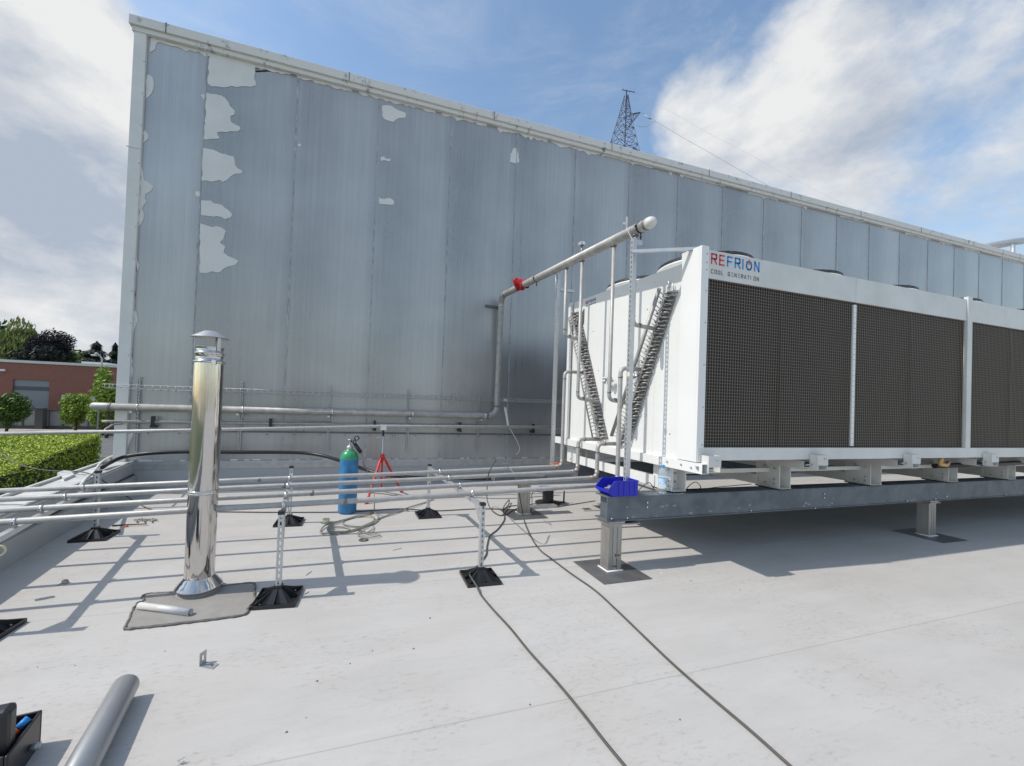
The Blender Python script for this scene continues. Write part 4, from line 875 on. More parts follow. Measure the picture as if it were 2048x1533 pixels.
FX = [3.185, 4.59, 6.14, 7.75, 9.2, 10.7, 12.2, 13.7]
for i, fx in enumerate(FX):
    m = 'white' if i == 0 else 'offwhite'; w_ = .18 if i < 2 else .21; dx = 0 if i == 0 else -.2
    y0 = 3.33 if i == 0 else 3.25
    foot_u(fx, fx+w_, y0, y0+.27, BZ1+.0095, .985, m); foot_u(fx, fx+w_, 5.16, 5.42, BZ1+.0095, .985, m)
    ybeam((CXL-.04 if i == 0 else fx+.0), (CXL+.05 if i == 0 else fx+.09), .986, 1.079, 2.88 if i == 0 else 3.0, 5.68, m)
    g = MB(); g.box((fx-.012, y0+.24, .735), (fx-.002, 5.2, .85)); g.box((fx-.002, y0+.272, .842), (fx+.05, 5.158, .85)); g.build('cross_beam', m, dc, .001)
    # lifting bracket at the front
    bx0 = (CXL+.0 if i == 0 else fx-.02)+.02; g = MB(); g.box((bx0, 2.865, 1.05), (bx0+.15, 2.87, 1.155)); g.box((bx0, 2.8705, 1.05), (bx0+.006, 2.945, 1.155)); g.box((bx0+.144, 2.8705, 1.0), (bx0+.15, 2.945, 1.155)); g.box((bx0, 2.865, 1.0), (bx0+.006, 2.945, 1.0495)); g.box((bx0+.0061, 2.865, 1.0), (bx0+.1439, 2.945, 1.006)); br = g.build('lifting_bracket', 'offwhite', dc)
    g = MB(); g.lathe([(0, -.01), (.010, -.01), (.010, 0), (0, 0)], (bx0+.10, 2.8645, 1.12), 6, axis=(0, 1, 0)); g.tube([(bx0-.09, 2.92, 1.05), (bx0+.01, 2.92, 1.05)], .007, 8); g.build('bolt', 'galv', br)
g = MB(); g.box((CXL+.25, 3.36, .90), (CXE, 3.39, .945)); g.build('front_tie', 'offwhite', dc)
g = MB()
for y, z in ((3.0, 1.03), (2.93, 1.035), (3.12, 1.04), (3.3, 1.04)): g.lathe([(0, -.008), (.010, -.008), (.010, 0), (0, 0)], (CXL-.0405, y, z), 6, axis=(1, 0, 0))
g.build('frame_bolt', 'galv', dc)
# rear drain manifold under the cooler + yellow elbow
g = MB(); pth = arc([Yp(1884, 914, 3.0), Yp(1879, 929, 3.0), Yp(1893, 931, 3.04), Yp(1896, 926, 3.06)], .03, 5); g.tube(pth, .022, 12); g.build('drain_elbow', 'yellow', dc)
g = MB(); g.tube([(7.2, 3.15, .965), (10.5, 3.15, 1.0)], .03, 12); g.build('drain_pipe', 'fan', dc)
# ---- struts beside cooler
def tallstrut(xy, top, lb, zb=.7165):
    x, y = xy; t = thing('tall_strut', lb, 'strut', (x, y, zb), 'tall struts carrying the header pipe')
    g = MB(); slotted(g, (x, y, zb), top-zb, .045, .045, face=(-1, 0, 0)); g.build('channel', 'strut', t)
    return t
sn = Yp(1268, 478, 3.42); t = tallstrut((sn.x, 3.42), sn.z, 'tall front slotted strut holding the capped end of the header pipe', .7165)
g = MB(); b0 = V((sn.x+.03, 3.38, Yp(1272, 505, 3.38).z)); g.bar(b0+V((-.08, 0, 0)), V((CXL+.07, 3.0, b0.z-.02)), .03, .03); g.build('stay_bar', 'strut', t)
g = MB(); g.box((sn.x+.024, 3.40, sn.z-.05), (sn.x+.09, 3.44, sn.z-.012)); g.build('head_plate', 'strut', t)
g = MB(); q = Yp(1251, 446, 3.52); g.box((q.x-.008, 3.5, q.z-.06), (q.x+.012, 3.503, q.z+.055)); g.box((q.x-.04, 3.5, q.z-.03), (q.x-.0081, 3.503, q.z-.005)); g.bar((q.x, 3.5015, q.z-.06), (sn.x, 3.43, sn.z-.02), .02, .003); g.build('tip_plate', 'white', t)
g = MB(); q = Xp(1257, 749, sn.x-.026); g.box((q.x, q.y-.018, q.z-.022), (q.x+.002, q.y+.02, q.z+.022)); g.build('tape_tag', 'tape', t)
sr = Yp(1117, 550, 5.3); t = tallstrut((sr.x, 5.3), sr.z, 'tall rear slotted strut beside the far corner of the cooler', .70)
g = MB(); z = Yp(1125, 581, 5.3).z; g.box((sr.x+.024, 5.27, z-.02), (CXL+.0, 5.31, z+.02)); g.build('stay_bar', 'strut', t)
g = MB(); g.tube([Yp(1112, 545, 5.2), Yp(1112, 600, 5.2)], .007, 8); g.build('threaded_rod', 'galv', t)
# ---- blue bin
bt = V((2.375, 3.262, BZ1+.001))
t = thing('storage_bin', 'bright blue plastic stacking bin with a sloped front on the beam end', 'bin', bt)
Lb, Wb, Hb = .335, .20, .148
g = MB(); th = .003
def bb(a, b): g.box((bt.x+a[0], bt.y+a[1], bt.z+a[2]), (bt.x+b[0], bt.y+b[1], bt.z+b[2]))
bb((.045, 0, 0), (Lb, Wb, th)); bb((Lb-th, 0, th), (Lb, Wb, Hb))
for y in (0, Wb-th):
    g.prism([bt+V((a, y, c)) for a, c in ((.045, th), (Lb-th, th), (Lb-th, Hb), (.065, Hb), (-.005, .066), (-.012, .045))], (0, th, 0))
g.prism([bt+V((a, th, c)) for a, c in ((.045, th), (.050, th), (-.006, .047), (-.012, .045))], (0, Wb-2*th, 0)); g.prism([bt+V((a, th, c)) for a, c in ((-.012, .045), (-.006, .047), (-.001, .066), (-.006, .066))], (0, Wb-2*th, 0))
for y in (-.004, Wb-th+.0035): 
    for a in (.11, .17, .235, .29): bb((a, y, .004), (a+.004, y+.004, Hb-.012))
    g.prism([bt+V((a, y-.003, c)) for a, c in ((.066, Hb-.006), (Lb, Hb-.006), (Lb, Hb+.002), (.064, Hb+.002), (-.008, .068), (-.004, .064))], (0, .009, 0))
bb((Lb-.004, -.004, Hb-.008), (Lb+.005, Wb+.004, Hb+.002))
g.build('bin_shell', 'blue', t, .001)
g = MB(); q = bt+V((.06, .1, .03)); g.tube([q+V((-.03, -.05, .03)), q+V((.1, .02, .035))], .006, 8); g.tube([q+V((0, .05, .02)), q+V((.14, -.03, .03))], .012, 10); g.lathe([(0, -.02), (.03, -.02), (.03, .02), (0, .02)], q+V((.05, .03, .02)), 14, axis=(0, 1, .3))
single(g, 'metal_fittings', 'weld', 'dark metal fittings lying inside the blue bin', 'fittings')
# ---- bottle
bq = V((Zp(1321, 985, BZ1).x, 3.345, BZ1+.001)); M['pet'] = mat('clear_plastic', (.82, .90, .96), .06, 0, trans=.78, spec=.6); M['pet'].node_tree.nodes['Principled BSDF'].inputs['IOR'].default_value = 1.12
M['labelblue'] = mat('bottle_label', (.55, .70, .85), .4, 0, .25, 30, tint2=(.25, .45, .75))
t = thing('water_bottle', 'clear plastic water bottle with a blue cap standing on the steel beam', 'bottle', bq)
g = MB(); g.lathe([(0, .0), (.034, .0), (.041, .01), (.041, .05), (.0385, .056), (.041, .062), (.0405, .075), (.038, .11), (.0405, .15), (.041, .16), (.039, .166), (.041, .172), (.040, .195), (.034, .225), (.020, .245), (.014, .252), (.014, .262)], bq, 24); g.build('bottle_body', 'pet', t)
g = MB(); g.lathe([(.0165, .258), (.0165, .282), (0, .283)], bq, 18); g.build('cap', 'logoblue', t)
g = MB(); g.lathe([(.0412, .095), (.0412, .15)], bq, 24); g.build('label_wrap', 'labelblue', t)
# ---- cable reel
rq = Zp(1098, 1010); rq = V((rq.x+.02, rq.y+.08, 0))
t = thing('cable_reel', 'black cable reel with a blue hub lying on its side behind the rear post', 'cable reel', rq)
g = MB(); g.lathe([(0, .004), (.20, .004), (.205, .012), (.20, .02), (0, .02)], rq, 32); g.lathe([(0, .235), (.155, .235), (.16, .243), (.155, .25), (0, .25)], rq, 32); g.build('flange', 'plastic', t)
g = MB(); n = 12; g.lathe([(.085, .02)]+[(.085+.006*(k % 2), .02+.215*k/n) for k in range(1, n)]+[(.085, .235)], rq, 28); g.build('wound_cable', 'blk', t)
g = MB()
for k in range(4):
    a = k*math.pi/2+.4; c = rq+V((.08*math.cos(a), .08*math.sin(a), .25)); g.lathe([(0, 0), (.034, 0), (.034, .014), (0, .018)], c, 14)
g.build('socket', 'logoblue', t)
g = MB(); g.tube([rq+V((.27, -.03, .0)), rq+V((.27, -.03, .20))], .013, 10); g.tube([rq+V((.0, 0, .012)), rq+V((.27, -.03, .012))], .01, 8); g.build('stand_leg', 'plastic', t)
# ---- cables on the roof
def cable(L_, r_, m, nm, lb, cat='cable'):
    g = MB(); g.tube(spline(L_), r_, 8); return single(g, nm, m, lb, cat)
rp = 3.262
cable([Yp(1036, 968, 5.1), Yp(1038, 985, 5.22), Yp(1041, 1002, 5.22), Zp(1046, 1030, .012), Zp(1052, 1052, .012), Zp(1066, 1081, .01), Zp(1082, 1102, .01), Zp(1103, 1118, .01), Zp(1140, 1146, .01), Zp(1190, 1181, .01), Zp(1235, 1222, .01), Zp(1290, 1275, .01), Zp(1350, 1332, .01), Zp(1420, 1393, .01), Zp(1490, 1452, .01), Zp(1550, 1505, .01), Zp(1620, 1570, .01), Zp(1760, 1720, .01), Zp(1800, 2000, .01)], .0075, 'cable', 'power_cable', 'grey power cable running from the rear post forward to the bottom right')
cable([Yp(991, 922, 4.4), Yp(977, 950, 4.2), Zp(974, 985, .25), Zp(975, 1003, .10), Zp(983, 1020, .03), Zp(1000, 1031, .012), Zp(1010, 1026, .012), Zp(1017, 1010, .03), Zp(1018, 1000, .05), Zp(1006, 1018, .02), Zp(1009, 1038, .012), Zp(996, 1058, .01), Zp(980, 1072, .01), Zp(974, 1092, .01), Zp(972, 1110, .01), Zp(955, 1132, .01), Zp(940, 1147, .04), Zp(944, 1158, .055), Zp(953, 1172, .045), Zp(962, 1190, .01), Zp(985, 1218, .01), Zp(1020, 1256, .01), Zp(1060, 1305, .01), Zp(1110, 1360, .01), Zp(1160, 1420, .01), Zp(1210, 1484, .01), Zp(1270, 1560, .01), Zp(1340, 1680, .01), Zp(1500, 1900, .01)], .0075, 'cable', 'power_cable', 'grey power cable draped over the right front support foot toward the camera')
cable([rq+V((-.1, -.1, .2)), Yp(1066, 985, 5.5), Zp(1064, 1005, .05), Zp(1060, 1022, .01), Zp(1040, 1012, .01), Zp(1020, 1013, .01), Zp(1006, 1020, .01), Zp(1012, 1030, .012), Zp(1030, 1019, .012), Zp(1068, 1008, .02), Zp(1080, 1010, .015), rq+V((.05, -.12, .03))], .006, 'blk', 'reel_cable', 'black cable looping from the reel round the rear post')
cable([Yp(1016, 932, 4.9)+V((0, -.03, .03)), Yp(1004, 932, 4.9)+V((0, -.05, .03)), Yp(1020, 938, 4.85), Yp(1028, 948, 4.75), Yp(1033, 962, 4.9), Yp(1036, 970, 5.0)], .005, 'hose', 'thin_tube', 'thin grey tube draped over the rear low pipes above the post')
cable([Zp(1190, 1002, .01), Zp(1140, 1010, .01), Zp(1115, 1014, .01), rq+V((.12, -.1, .02))], .006, 'blk', 'short_cable', 'black cable running from the reel toward the blue bin', 'cable')
cable([V((3.05, 3.42, .725)), V((3.0, 3.44, .80)), V((2.93, 3.46, .76)), V((2.82, 3.40, .723)), V((2.76, 3.36, .722))], .004, 'blk', 'short_cable', 'short black cable lying between the blue bin and the bottle', 'cable')
cable([V((3.42, 3.38, .722)), V((3.5, 3.42, .76)), V((3.62, 3.45, .79)), V((3.66, 3.42, .74)), V((3.55, 3.38, .722)), V((3.45, 3.40, .722)), V((3.7, 3.42, .722)), V((4.0, 3.45, .73)), V((4.5, 3.5, .735))], .004, 'blk', 'short_cable', 'black cable loop on the beam under the cooler behind the first foot', 'cable')
g = MB(); g.box((2.62, 5.5, .0), (3.1, 5.62, .035), rz=.05); single(g, 'slotted_rail', 'galv', 'short galvanised rail lying on the roof in the cooler shadow by the reel', 'rail offcut')
q = Yp(1113, 929, 5.35); g = MB(); g.box((q.x-.06, q.y, q.z-.012), (q.x+.06, q.y+.1, q.z+.012), rz=.1); single(g, 'orange_box', 'orange', 'flat orange plastic piece beside the foot of the rear strut', 'plastic piece')
g = MB(); g.box((1.95, 5.9, .60), (2.95, 5.98, .62)); 
# ---- chunky roof pipe on the warehouse
t = thing('roof_pipe', 'shiny metal pipe on a post above the far right warehouse roofline', 'pipe', (22, 8.2, 7.36))
a = Yp(1955, 497, 8.3); b_ = Yp(2030, 484, 8.3); c = Yp(2110, 474, 8.3); g = MB(); g.tube([a, b_, c], .13, 20); g.build('pipe_run', 'galv', t)
g = MB(); q = Yp(2026, 490, 8.05); g.tube([(q.x, 8.05, 7.3), (q.x, 8.05, q.z)], .055, 12); g.build('pipe_post', 'galv', t)
# ================================================================== background
def leaves(g, c, r, n, s, seed, clump=14, droop=0, flat=0, shell=.55):
    rr = random.Random(seed); cl = []
    for k in range(clump):
        th = rr.uniform(0, 2*math.pi); ph = math.acos(rr.uniform(-1, 1)); q = rr.uniform(.35, .8)
        cl.append(V((math.sin(ph)*math.cos(th)*r[0]*q, math.sin(ph)*math.sin(th)*r[1]*q, math.cos(ph)*r[2]*q)))
    for i in range(n):
        b = cl[i % clump]; u = V((rr.gauss(0, 1), rr.gauss(0, 1), rr.gauss(0, 1))).normalized()*rr.uniform(shell, 1)**.6
        p = b+V((u.x*r[0], u.y*r[1], u.z*r[2]))*(.36+.1*rr.random())
        if droop: p.z -= droop*rr.random()**2*(abs(p.x)/r[0])
        p += V(c); a = V((rr.gauss(0, 1), rr.gauss(0, 1), rr.gauss(0, 1))).normalized(); bb_ = a.orthogonal().normalized(); cc_ = a.cross(bb_)
        e = s*rr.uniform(.6, 1.3); l = e*(1.2 if not droop else 2.2)
        if droop: bb_ = V((bb_.x*.3, bb_.y*.3, -1)).normalized(); cc_ = a.cross(bb_).normalized()
        g.poly([p-bb_*l, p+cc_*e*.6, p+bb_*l, p-cc_*e*.6])
def tree(nm, lb, cat, c, r, n, s, m, seed, trunk=.2, group=None, **k):
    base = V((c[0], c[1], GZ)); t = thing(nm, lb, cat, base, group); g = MB(); cz = c[2]
    g.tube([base, V((c[0]+.05*r[0], c[1], (GZ+cz)/2)), V((c[0], c[1], cz))], [trunk, trunk*.8, trunk*.45], 10)
    for j in range(6):
        a = j*1.05+seed; q = V((c[0], c[1], GZ+(cz-GZ)*(.55+.06*j))); g.tube([q, V((c[0]+math.cos(a)*r[0]*.55, c[1]+math.sin(a)*r[1]*.55, cz+r[2]*(.1*j-.2)))], [trunk*.4, trunk*.12], 6)
    g.build('trunk', 'bark', t); g = MB(); leaves(g, c, r, n, s, seed, **k); g.build('crown', m, t); return t
def yp(x, y, Y): return Yp(x, y, Y)
# brick building
BYY = 56.; s = BYY/40
bL = Yp(-60, 740, BYY).x; bR = bL+34; top = Yp(100, 729, BYY).z
bb_ = thing('brick_building', 'low red brick industrial building with a grey roller door behind the trees', 'building', ((bL+bR)/2, BYY, GZ))
dx0, dx1 = Yp(24, 800, BYY).x, Yp(97, 800, BYY).x; dzt = Yp(60, 760, BYY).z
w0, w1 = Yp(120, 810, BYY).x, Yp(158, 810, BYY).x; wz0, wz1 = Yp(140, 812, BYY).z, Yp(140, 790, BYY).z
w2, w3 = Yp(179, 810, BYY).x, Yp(200, 810, BYY).x
g = MB()
def wallx(x0, x1, z0, z1): g.box((x0, BYY, z0), (x1, BYY+.3, z1))
wallx(bL, dx0, GZ, top); wallx(dx0, dx1, dzt, top); wallx(dx1, w0, GZ, top)
for a, b_, c in ((w0, w1, w2), (w2, w3, bR)): wallx(a, b_, GZ, wz0); wallx(a, b_, wz1, top); wallx(b_, c, GZ, top)
g.box((bL, BYY+.301, GZ), (bR, BYY+22, top-.3)); g.build('wall', 'brick', bb_)
g = MB(); g.box((bL-.1, BYY-.12, top), (bR, BYY+22.1, top+.28)); g.build('roof_edge', 'offwhite', bb_)
g = MB(); g.box((dx0+.01, BYY+.15, GZ), (dx1-.01, BYY+.25, dzt-1.15)); z = GZ+.3
g.box((dx0+.01, BYY+.15, dzt-.72), (dx1-.01, BYY+.25, dzt-.01)); dr = g.build('door', 'shut1', bb_)
g = MB(); g.box((dx0+.01, BYY+.12, dzt-1.149), (dx1-.01, BYY+.24, dzt-.721)); g.build('door_window', 'shut2', dr)
for a, b_ in ((w0, w1), (w2, w3)):
    g = MB(); g.box((a+.01, BYY+.08, wz0+.01), (b_-.01, BYY+.16, wz1-.01)); wf = g.build('window', 'white', bb_); g = MB(); g.box((a+.12, BYY+.06, wz0+.12), (b_-.12, BYY+.079, wz0+.62)); g.build('pane', 'glass', wf)
g = MB(); q = Yp(193, 729, BYY+6); g.box((q.x-1, BYY+5, top), (q.x+1.6, BYY+8, top+.75)); g.build('roof_vent', 'offwhite', bb_)
g = MB(); q = Yp(6, 741, BYY); g.box((q.x-.25, BYY-.2, q.z-.1), (q.x+.25, BYY-.01, q.z+.12)); g.build('wall_lamp', 'white', bb_)
# fence
FYY = 54.2
t = thing('street_fence', 'long grey panel fence with dark posts along the pavement', 'fence', (Yp(80, 850, FYY).x, FYY, GZ))
fx0 = Yp(-40, 840, FYY).x; fx1 = Yp(260, 840, FYY).x; fz0 = GZ+.15; fz1 = Yp(80, 820, FYY).z
g = MB(); g.box((fx0, FYY, fz0), (fx1, FYY+.06, fz1-.12)); g.build('fence_panels', 'fence', t)
g = MB(); g.box((fx0, FYY-.05, fz1-.119), (fx1, FYY+.1, fz1)); g.box((fx0, FYY-.06, GZ), (fx1, FYY+.1, fz0+.3)); g.build('fence_rail', 'fencedark', t)
x = fx0; i = 0
while x < fx1:
    w_ = .06 if i % 3 else .14; g = MB(); g.box((x, FYY-.08, GZ), (x+w_, FYY-.002, fz1+(.1 if i % 3 == 0 else 0))); g.build('fence_post', 'fencedark', t); x += 1.1; i += 1
q = Yp(78, 850, FYY-.6); g = MB(); g.box((q.x-.32, FYY-.7, GZ+.13), (q.x+.32, FYY-.12, fz1+.12)); g.box((q.x-.38, FYY-.76, fz1+.121), (q.x+.38, FYY-.09, fz1+.2)); single(g, 'gate_pillar', 'fencedark', 'dark square gate pillar in the grey street fence', 'pillar')
# street lamp
q = Yp(198, 790, 47); t = thing('street_lamp', 'tall grey street lamp with a curved arm before the brick building', 'street lamp', (q.x, 47, GZ))
z0 = Yp(200, 712, 47).z; zt = Yp(190, 709, 47); g = MB(); g.tube(arc([V((q.x, 47, GZ)), V((q.x+.1, 47, Yp(200, 716, 47).z)), V((q.x-.35, 47, zt.z+.12)), V((zt.x, 47, zt.z+.02))], .8, 8), .07, 10); g.build('pole', 'lampm', t)
g = MB(); a = Yp(183, 711, 47); g.box((a.x, 46.85, a.z-.06), (zt.x+.1, 47.15, a.z+.08)); g.build('lamp_head', 'white', t, .04)
# trees
for i, (px, py, rx_, rz_, Y, m, lb, sd) in enumerate((
    (153, 819, 20.5, 27, 50, 'leafbright', 'rounded bright green street tree clipped to a ball, right of the roller door', 3),
    (15, 818, 24, 26, 50, 'leafmid', 'rounded dark green street tree at the far left before the roller door', 5),
    (207, 824, 21, 25, 49, 'leafbright', 'rounded light green street tree half hidden behind the large pipe end', 8))):
    c = Yp(px, py, Y); k = Y/F*1.02; tree('round_tree', lb, 'tree', (c.x, Y, c.z), (rx_*k, rx_*k, rz_*k), 6000, .105, m, sd, .12, 'clipped round street trees', clump=30, shell=.4)
c = Yp(218, 778, 46); tree('bushy_tree', 'loose light green tree beside the warehouse corner by the lamp', 'tree', (c.x, 46, c.z), (1.5, 1.5, 2.2), 2600, .15, 'leafbright', 9, .14, clump=22)
c = Yp(26, 702, 78); tree('willow_tree', 'broad pale green willow behind the brick building at the far left', 'tree', (c.x, 78, c.z), (3.9, 3.5, 4.3), 9000, .16, 'leafwillow', 12, .5, droop=2.5, clump=26)
c = Yp(-22, 690, 84); tree('willow_tree', 'pale green tree at the extreme left edge behind the willow', 'tree', (c.x, 84, c.z), (3.5, 3.5, 4.6), 2600, .26, 'leafmid', 13, .5, clump=20)
c = Yp(97, 697, 76); tree('beech_tree', 'big dark purple-leaved beech tree behind the brick building', 'tree', (c.x, 76, c.z), (2.75, 3, 3.3), 10000, .125, 'leafdark', 14, .5, clump=26)
c = Yp(74, 712, 74); tree('beech_tree', 'dark tree filling the gap between the willow and the beech', 'tree', (c.x, 74, c.z), (2.6, 3, 2.2), 2200, .2, 'leafpine', 15, .4, clump=16)
c = Yp(148, 722, 80); tree('far_bush', 'mid green bushes showing over the brick roof between beech and conifer', 'bush', (c.x, 80, c.z), (2.8, 3, 1.6), 2600, .18, 'leafmid', 16, .3, clump=16)
def conifer(lb, px, pyt, pyb, Y, wpx, sd):
    a = Yp(px, pyt, Y); b = Yp(px, pyb, Y); t = thing('conifer', lb, 'tree', (a.x, Y, GZ), 'dark conifers behind the brick building'); rr = random.Random(sd)
    g = MB(); g.tube([(a.x, Y, GZ), (a.x, Y, a.z-.5)], [.3, .08], 8); g.build('trunk', 'bark', t); g = MB(); hgt = a.z-b.z; W = wpx*Y/F
    for i in range(3600):
        f = rr.random()**.8; z = a.z-f*hgt*1.15; rad = W*(f**.62)*(.75+.25*math.sin(f*22)+.12*rr.random()); th = rr.uniform(0, 6.283); q = rr.random()**.4
        p = V((a.x+math.cos(th)*rad*q, Y+math.sin(th)*rad*q, z-.25*q)); u = V((math.cos(th), math.sin(th), -.45)).normalized(); s_ = u.cross(V((0, 0, 1))).normalized(); e = .19*rr.uniform(.6, 1.3)
        g.poly([p-u*e, p+s_*e*.5, p+u*e*1.2, p-s_*e*.5])
    g.build('crown', 'leafpine', t)
conifer('broad dark conifer rising behind the street lamp', 194, 682, 735, 72, 29, 1); conifer('narrow dark conifer right beside the warehouse corner', 231, 685, 735, 72, 14, 2); conifer('small dark conifer left of the broad conifer', 173, 702, 735, 72, 9, 4)
# distant tower
q0 = Yp(135, 703, 140); t = thing('distant_tower', 'far grey industrial silo with thin masts between the trees', 'tower', (q0.x, 140, GZ))
a = Yp(131, 702, 140); b_ = Yp(144, 702, 140); g = MB(); g.box((a.x, 140, GZ), (b_.x, 144, a.z)); g.build('silo', 'shut1', t)
g = MB(); 
for px, py in ((134, 694), (142, 693)): q = Yp(px, py, 140); g.box((q.x-.12, 141, a.z), (q.x+.12, 141.3, q.z))
g.build('mast', 'shut1', t)
# hedge
hA = Zp(203, 868, -1.2); hB = Zp(0, 947, -1.2); hC = hB+(hB-hA)*.9; LFT = V((-9., 0, 0)); dirh = (hC-hA)
t = thing('hedge', 'thick clipped green hedge with a sunlit top below the roof edge', 'hedge', (hB.x-3, hB.y, GZ))
g = MB(); rr = random.Random(21)
ins = V((-.12, 0, 0))
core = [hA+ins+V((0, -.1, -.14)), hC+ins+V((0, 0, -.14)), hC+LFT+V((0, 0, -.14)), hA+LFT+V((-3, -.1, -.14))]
g.prism([V((p.x, p.y, GZ)) for p in core], (0, 0, -1.34-GZ)); M['hedgecore'] = mat('hedge_core', (.010, .018, .004), .8, 0, .3, 5); g.build('hedge_core', 'hedgecore', t)  # near-black core colour stands in for shade on the hedge's side
g = MB()
def hleaf(p, s_):
    a = V((rr.gauss(0, .8), rr.gauss(0, .8), rr.gauss(0, 1)+.4)).normalized(); b = a.orthogonal().normalized(); b = Quaternion(a, rr.uniform(0, 6.28)) @ b; c = a.cross(b); g.poly([p-b*s_, p+c*s_*.55, p+b*s_, p-c*s_*.55])
for i in range(52000):
    f = rr.random()**.75; q = hC.lerp(hA, f); w = rr.random()**1.3*(7.5 if f > .25 else 5); hleaf(q+V((-w, rr.uniform(-.1, .1), rr.uniform(-.12, .03)+.03*math.sin(w*5+f*60))), .024+.034*f)
for i in range(4500):
    f = rr.random()**.75; q = hC.lerp(hA, f); z = rr.random()*1.75; hleaf(q+V((rr.uniform(-.1, .05), 0, -.12-z)), .03+.045*f)
o = g.build('hedge_leaves', 'hedge', t); o['kind'] = 'stuff'
# pylon
PYY = 90.; pl = thing('electricity_pylon', 'blue-grey lattice electricity pylon rising behind the warehouse roofline', 'pylon', (Yp(1247, 300, PYY).x, PYY, GZ))
TT = Yp(1253, 182, PYY); bl = Yp(1221, 310, PYY); br_ = Yp(1266, 312, PYY); cxp = (bl.x+br_.x)/2; half0 = (br_.x-bl.x)/2
zb = bl.z; zt = TT.z
def half(z): return max(.35, half0*.86*(1-(z-zb)/(zt-zb))**1.2+.22)
def cxz(z): return cxp+(TT.x-cxp)*(z-zb)/(zt-zb)
g = MB(); zl = [GZ, 20, 40, 55, 64, zb]; z = zb
while z < zt-1.5: z += 1.5+half(z)*.35; zl.append(min(z, zt))
for k1, k2 in zip(zl, zl[1:]):
    def cor(z): h_ = half(z) if z >= zb else half0+(zb-z)*.06; c_ = cxz(max(z, zb)); return [V((c_+sx_*h_, PYY+sy_*h_, z)) for sx_, sy_ in ((-1, -1), (1, -1), (1, 1), (-1, 1))]
    A, B = cor(k1), cor(k2)
    for i in range(4):
        j = (i+1) % 4; g.bar(A[i], B[i], .16, .16); g.bar(A[i], B[j], .075, .075); g.bar(A[j], B[i], .075, .075); g.bar(B[i], B[j], .07, .07)
g.bar((TT.x, PYY, zt-14), (TT.x, PYY, zt+.2), .22, .22); g.build('lattice', 'pylon', pl)
def arm(tip, z0, z1, x):
    g = MB(); T = Yp(*tip, PYY-1.5)
    for y_ in (-1, 1):
        for z_ in (z0, z1): g.bar((x, PYY+y_*.6, z_), T, .14, .14)
    for k in range(1, 5):
        f = k/5; a = V((x, PYY-.6, z0)).lerp(T, f); b = V((x, PYY-.6, z1)).lerp(T, f); g.bar(a, b, .08, .08); c_ = V((x, PYY-.6, z1)).lerp(T, max(0, f-.2)); g.bar(a, c_, .07, .07)
    g.build('crossarm', 'pylon', pl); return T
zz = Yp(1257, 232, PYY).z; zz2 = Yp(1260, 258, PYY).z
T1 = arm((1281, 225), zz, zz2, Yp(1256, 232, PYY).x); T3 = arm((1278, 302), Yp(1262, 304, PYY).z, Yp(1262, 300, PYY).z+.5, Yp(1262, 304, PYY).x)
g = MB(); g.bar(Yp(1245, 180, PYY), (TT.x, PYY, zt), .14, .14); g.bar((TT.x, PYY, zt), Yp(1270, 185, PYY), .14, .14); g.bar(Yp(1245, 180, PYY), Yp(1247, 176, PYY), .1, .1); g.build('peak_arm', 'pylon', pl)
g = MB(); g.tube([Yp(1289, 231, PYY-3), Yp(1301, 238, PYY-5)], .17, 8); g.build('insulator', 'wire', pl)
def wire(px, Y0, Y1, r_, lb):
    n = len(px); g = MB(); P_ = [Yp(x, y, Y0+(Y1-Y0)*i/(n-1)) for i, (x, y) in enumerate(px)]; g.tube(spline(P_, 10), r_, 6)
    o = g.build('power_line', 'wire'); tag(o, lb, 'power line', 'overhead lines from the pylon'); rebase(o)
wire([(1281, 225), (1318, 247), (1370, 278), (1430, 312), (1500, 352), (1565, 385), (1700, 440)], PYY-1.5, 70, .028, 'dark overhead line sagging from the pylon arm down to the roofline')
wire([(1270, 185), (1340, 223), (1420, 268), (1500, 310), (1600, 365), (1720, 425)], PYY, 70, .010, 'faint upper overhead line from the pylon peak across the clouds')
wire([(1273, 251), (1283, 254), (1296, 252), (1306, 245), (1312, 244)], PYY-2, PYY-4, .04, 'short slack jumper wire hanging below the pylon arm')
wire([(1278, 302), (1290, 308), (1302, 316), (1330, 332)], PYY-1.5, 80, .03, 'lowest overhead line just above the warehouse coping')
def split(o):
    b = bmesh.new(); b.from_mesh(o.data); seen = set(); isl = []
    b.faces.ensure_lookup_table()
    for f in b.faces:
        if f.index in seen: continue
        st = [f]; seen.add(f.index); grp = []
        while st:
            x = st.pop(); grp.append(x.index)
            for e in x.edges:
                for y in e.link_faces:
                    if y.index not in seen: seen.add(y.index); st.append(y)
        isl.append(grp)
    if len(isl) > 1 and len(isl) <= 100:
        base = o.name.split('.')[0]; src = o.data
        for k, grp in enumerate(isl):
            vm = {}; vs = []; fs = []; sm = []
            for fi in grp:
                p = src.polygons[fi]; fs.append([vm.setdefault(v, len(vm)) for v in p.vertices]); sm.append(p.use_smooth)
            vs = [src.vertices[v].co for v in vm]
            me = bpy.data.meshes.new(base); me.from_pydata(vs, [], fs); me.polygons.foreach_set('use_smooth', sm); me.materials.append(src.materials[0])
            if k == 0: first = me
            else:
                c = bpy.data.objects.new(base, me); col.objects.link(c); c.parent = o.parent; c.matrix_parent_inverse = o.matrix_parent_inverse.copy()
        o.data = first
    b.free()
for o in list(bpy.data.objects):
    if o.type == 'MESH' and o.parent is not None and o.name.split('.')[0] in ('weld_seam', 'bolt', 'flange', 'trim_screw', 'coping_joint', 'panel_screw', 'frame_bolt', 'socket', 'screw', 'panel_seam', 'torn_film_strip', 'weld_line', 'gusset', 'vent_tube'): split(o)
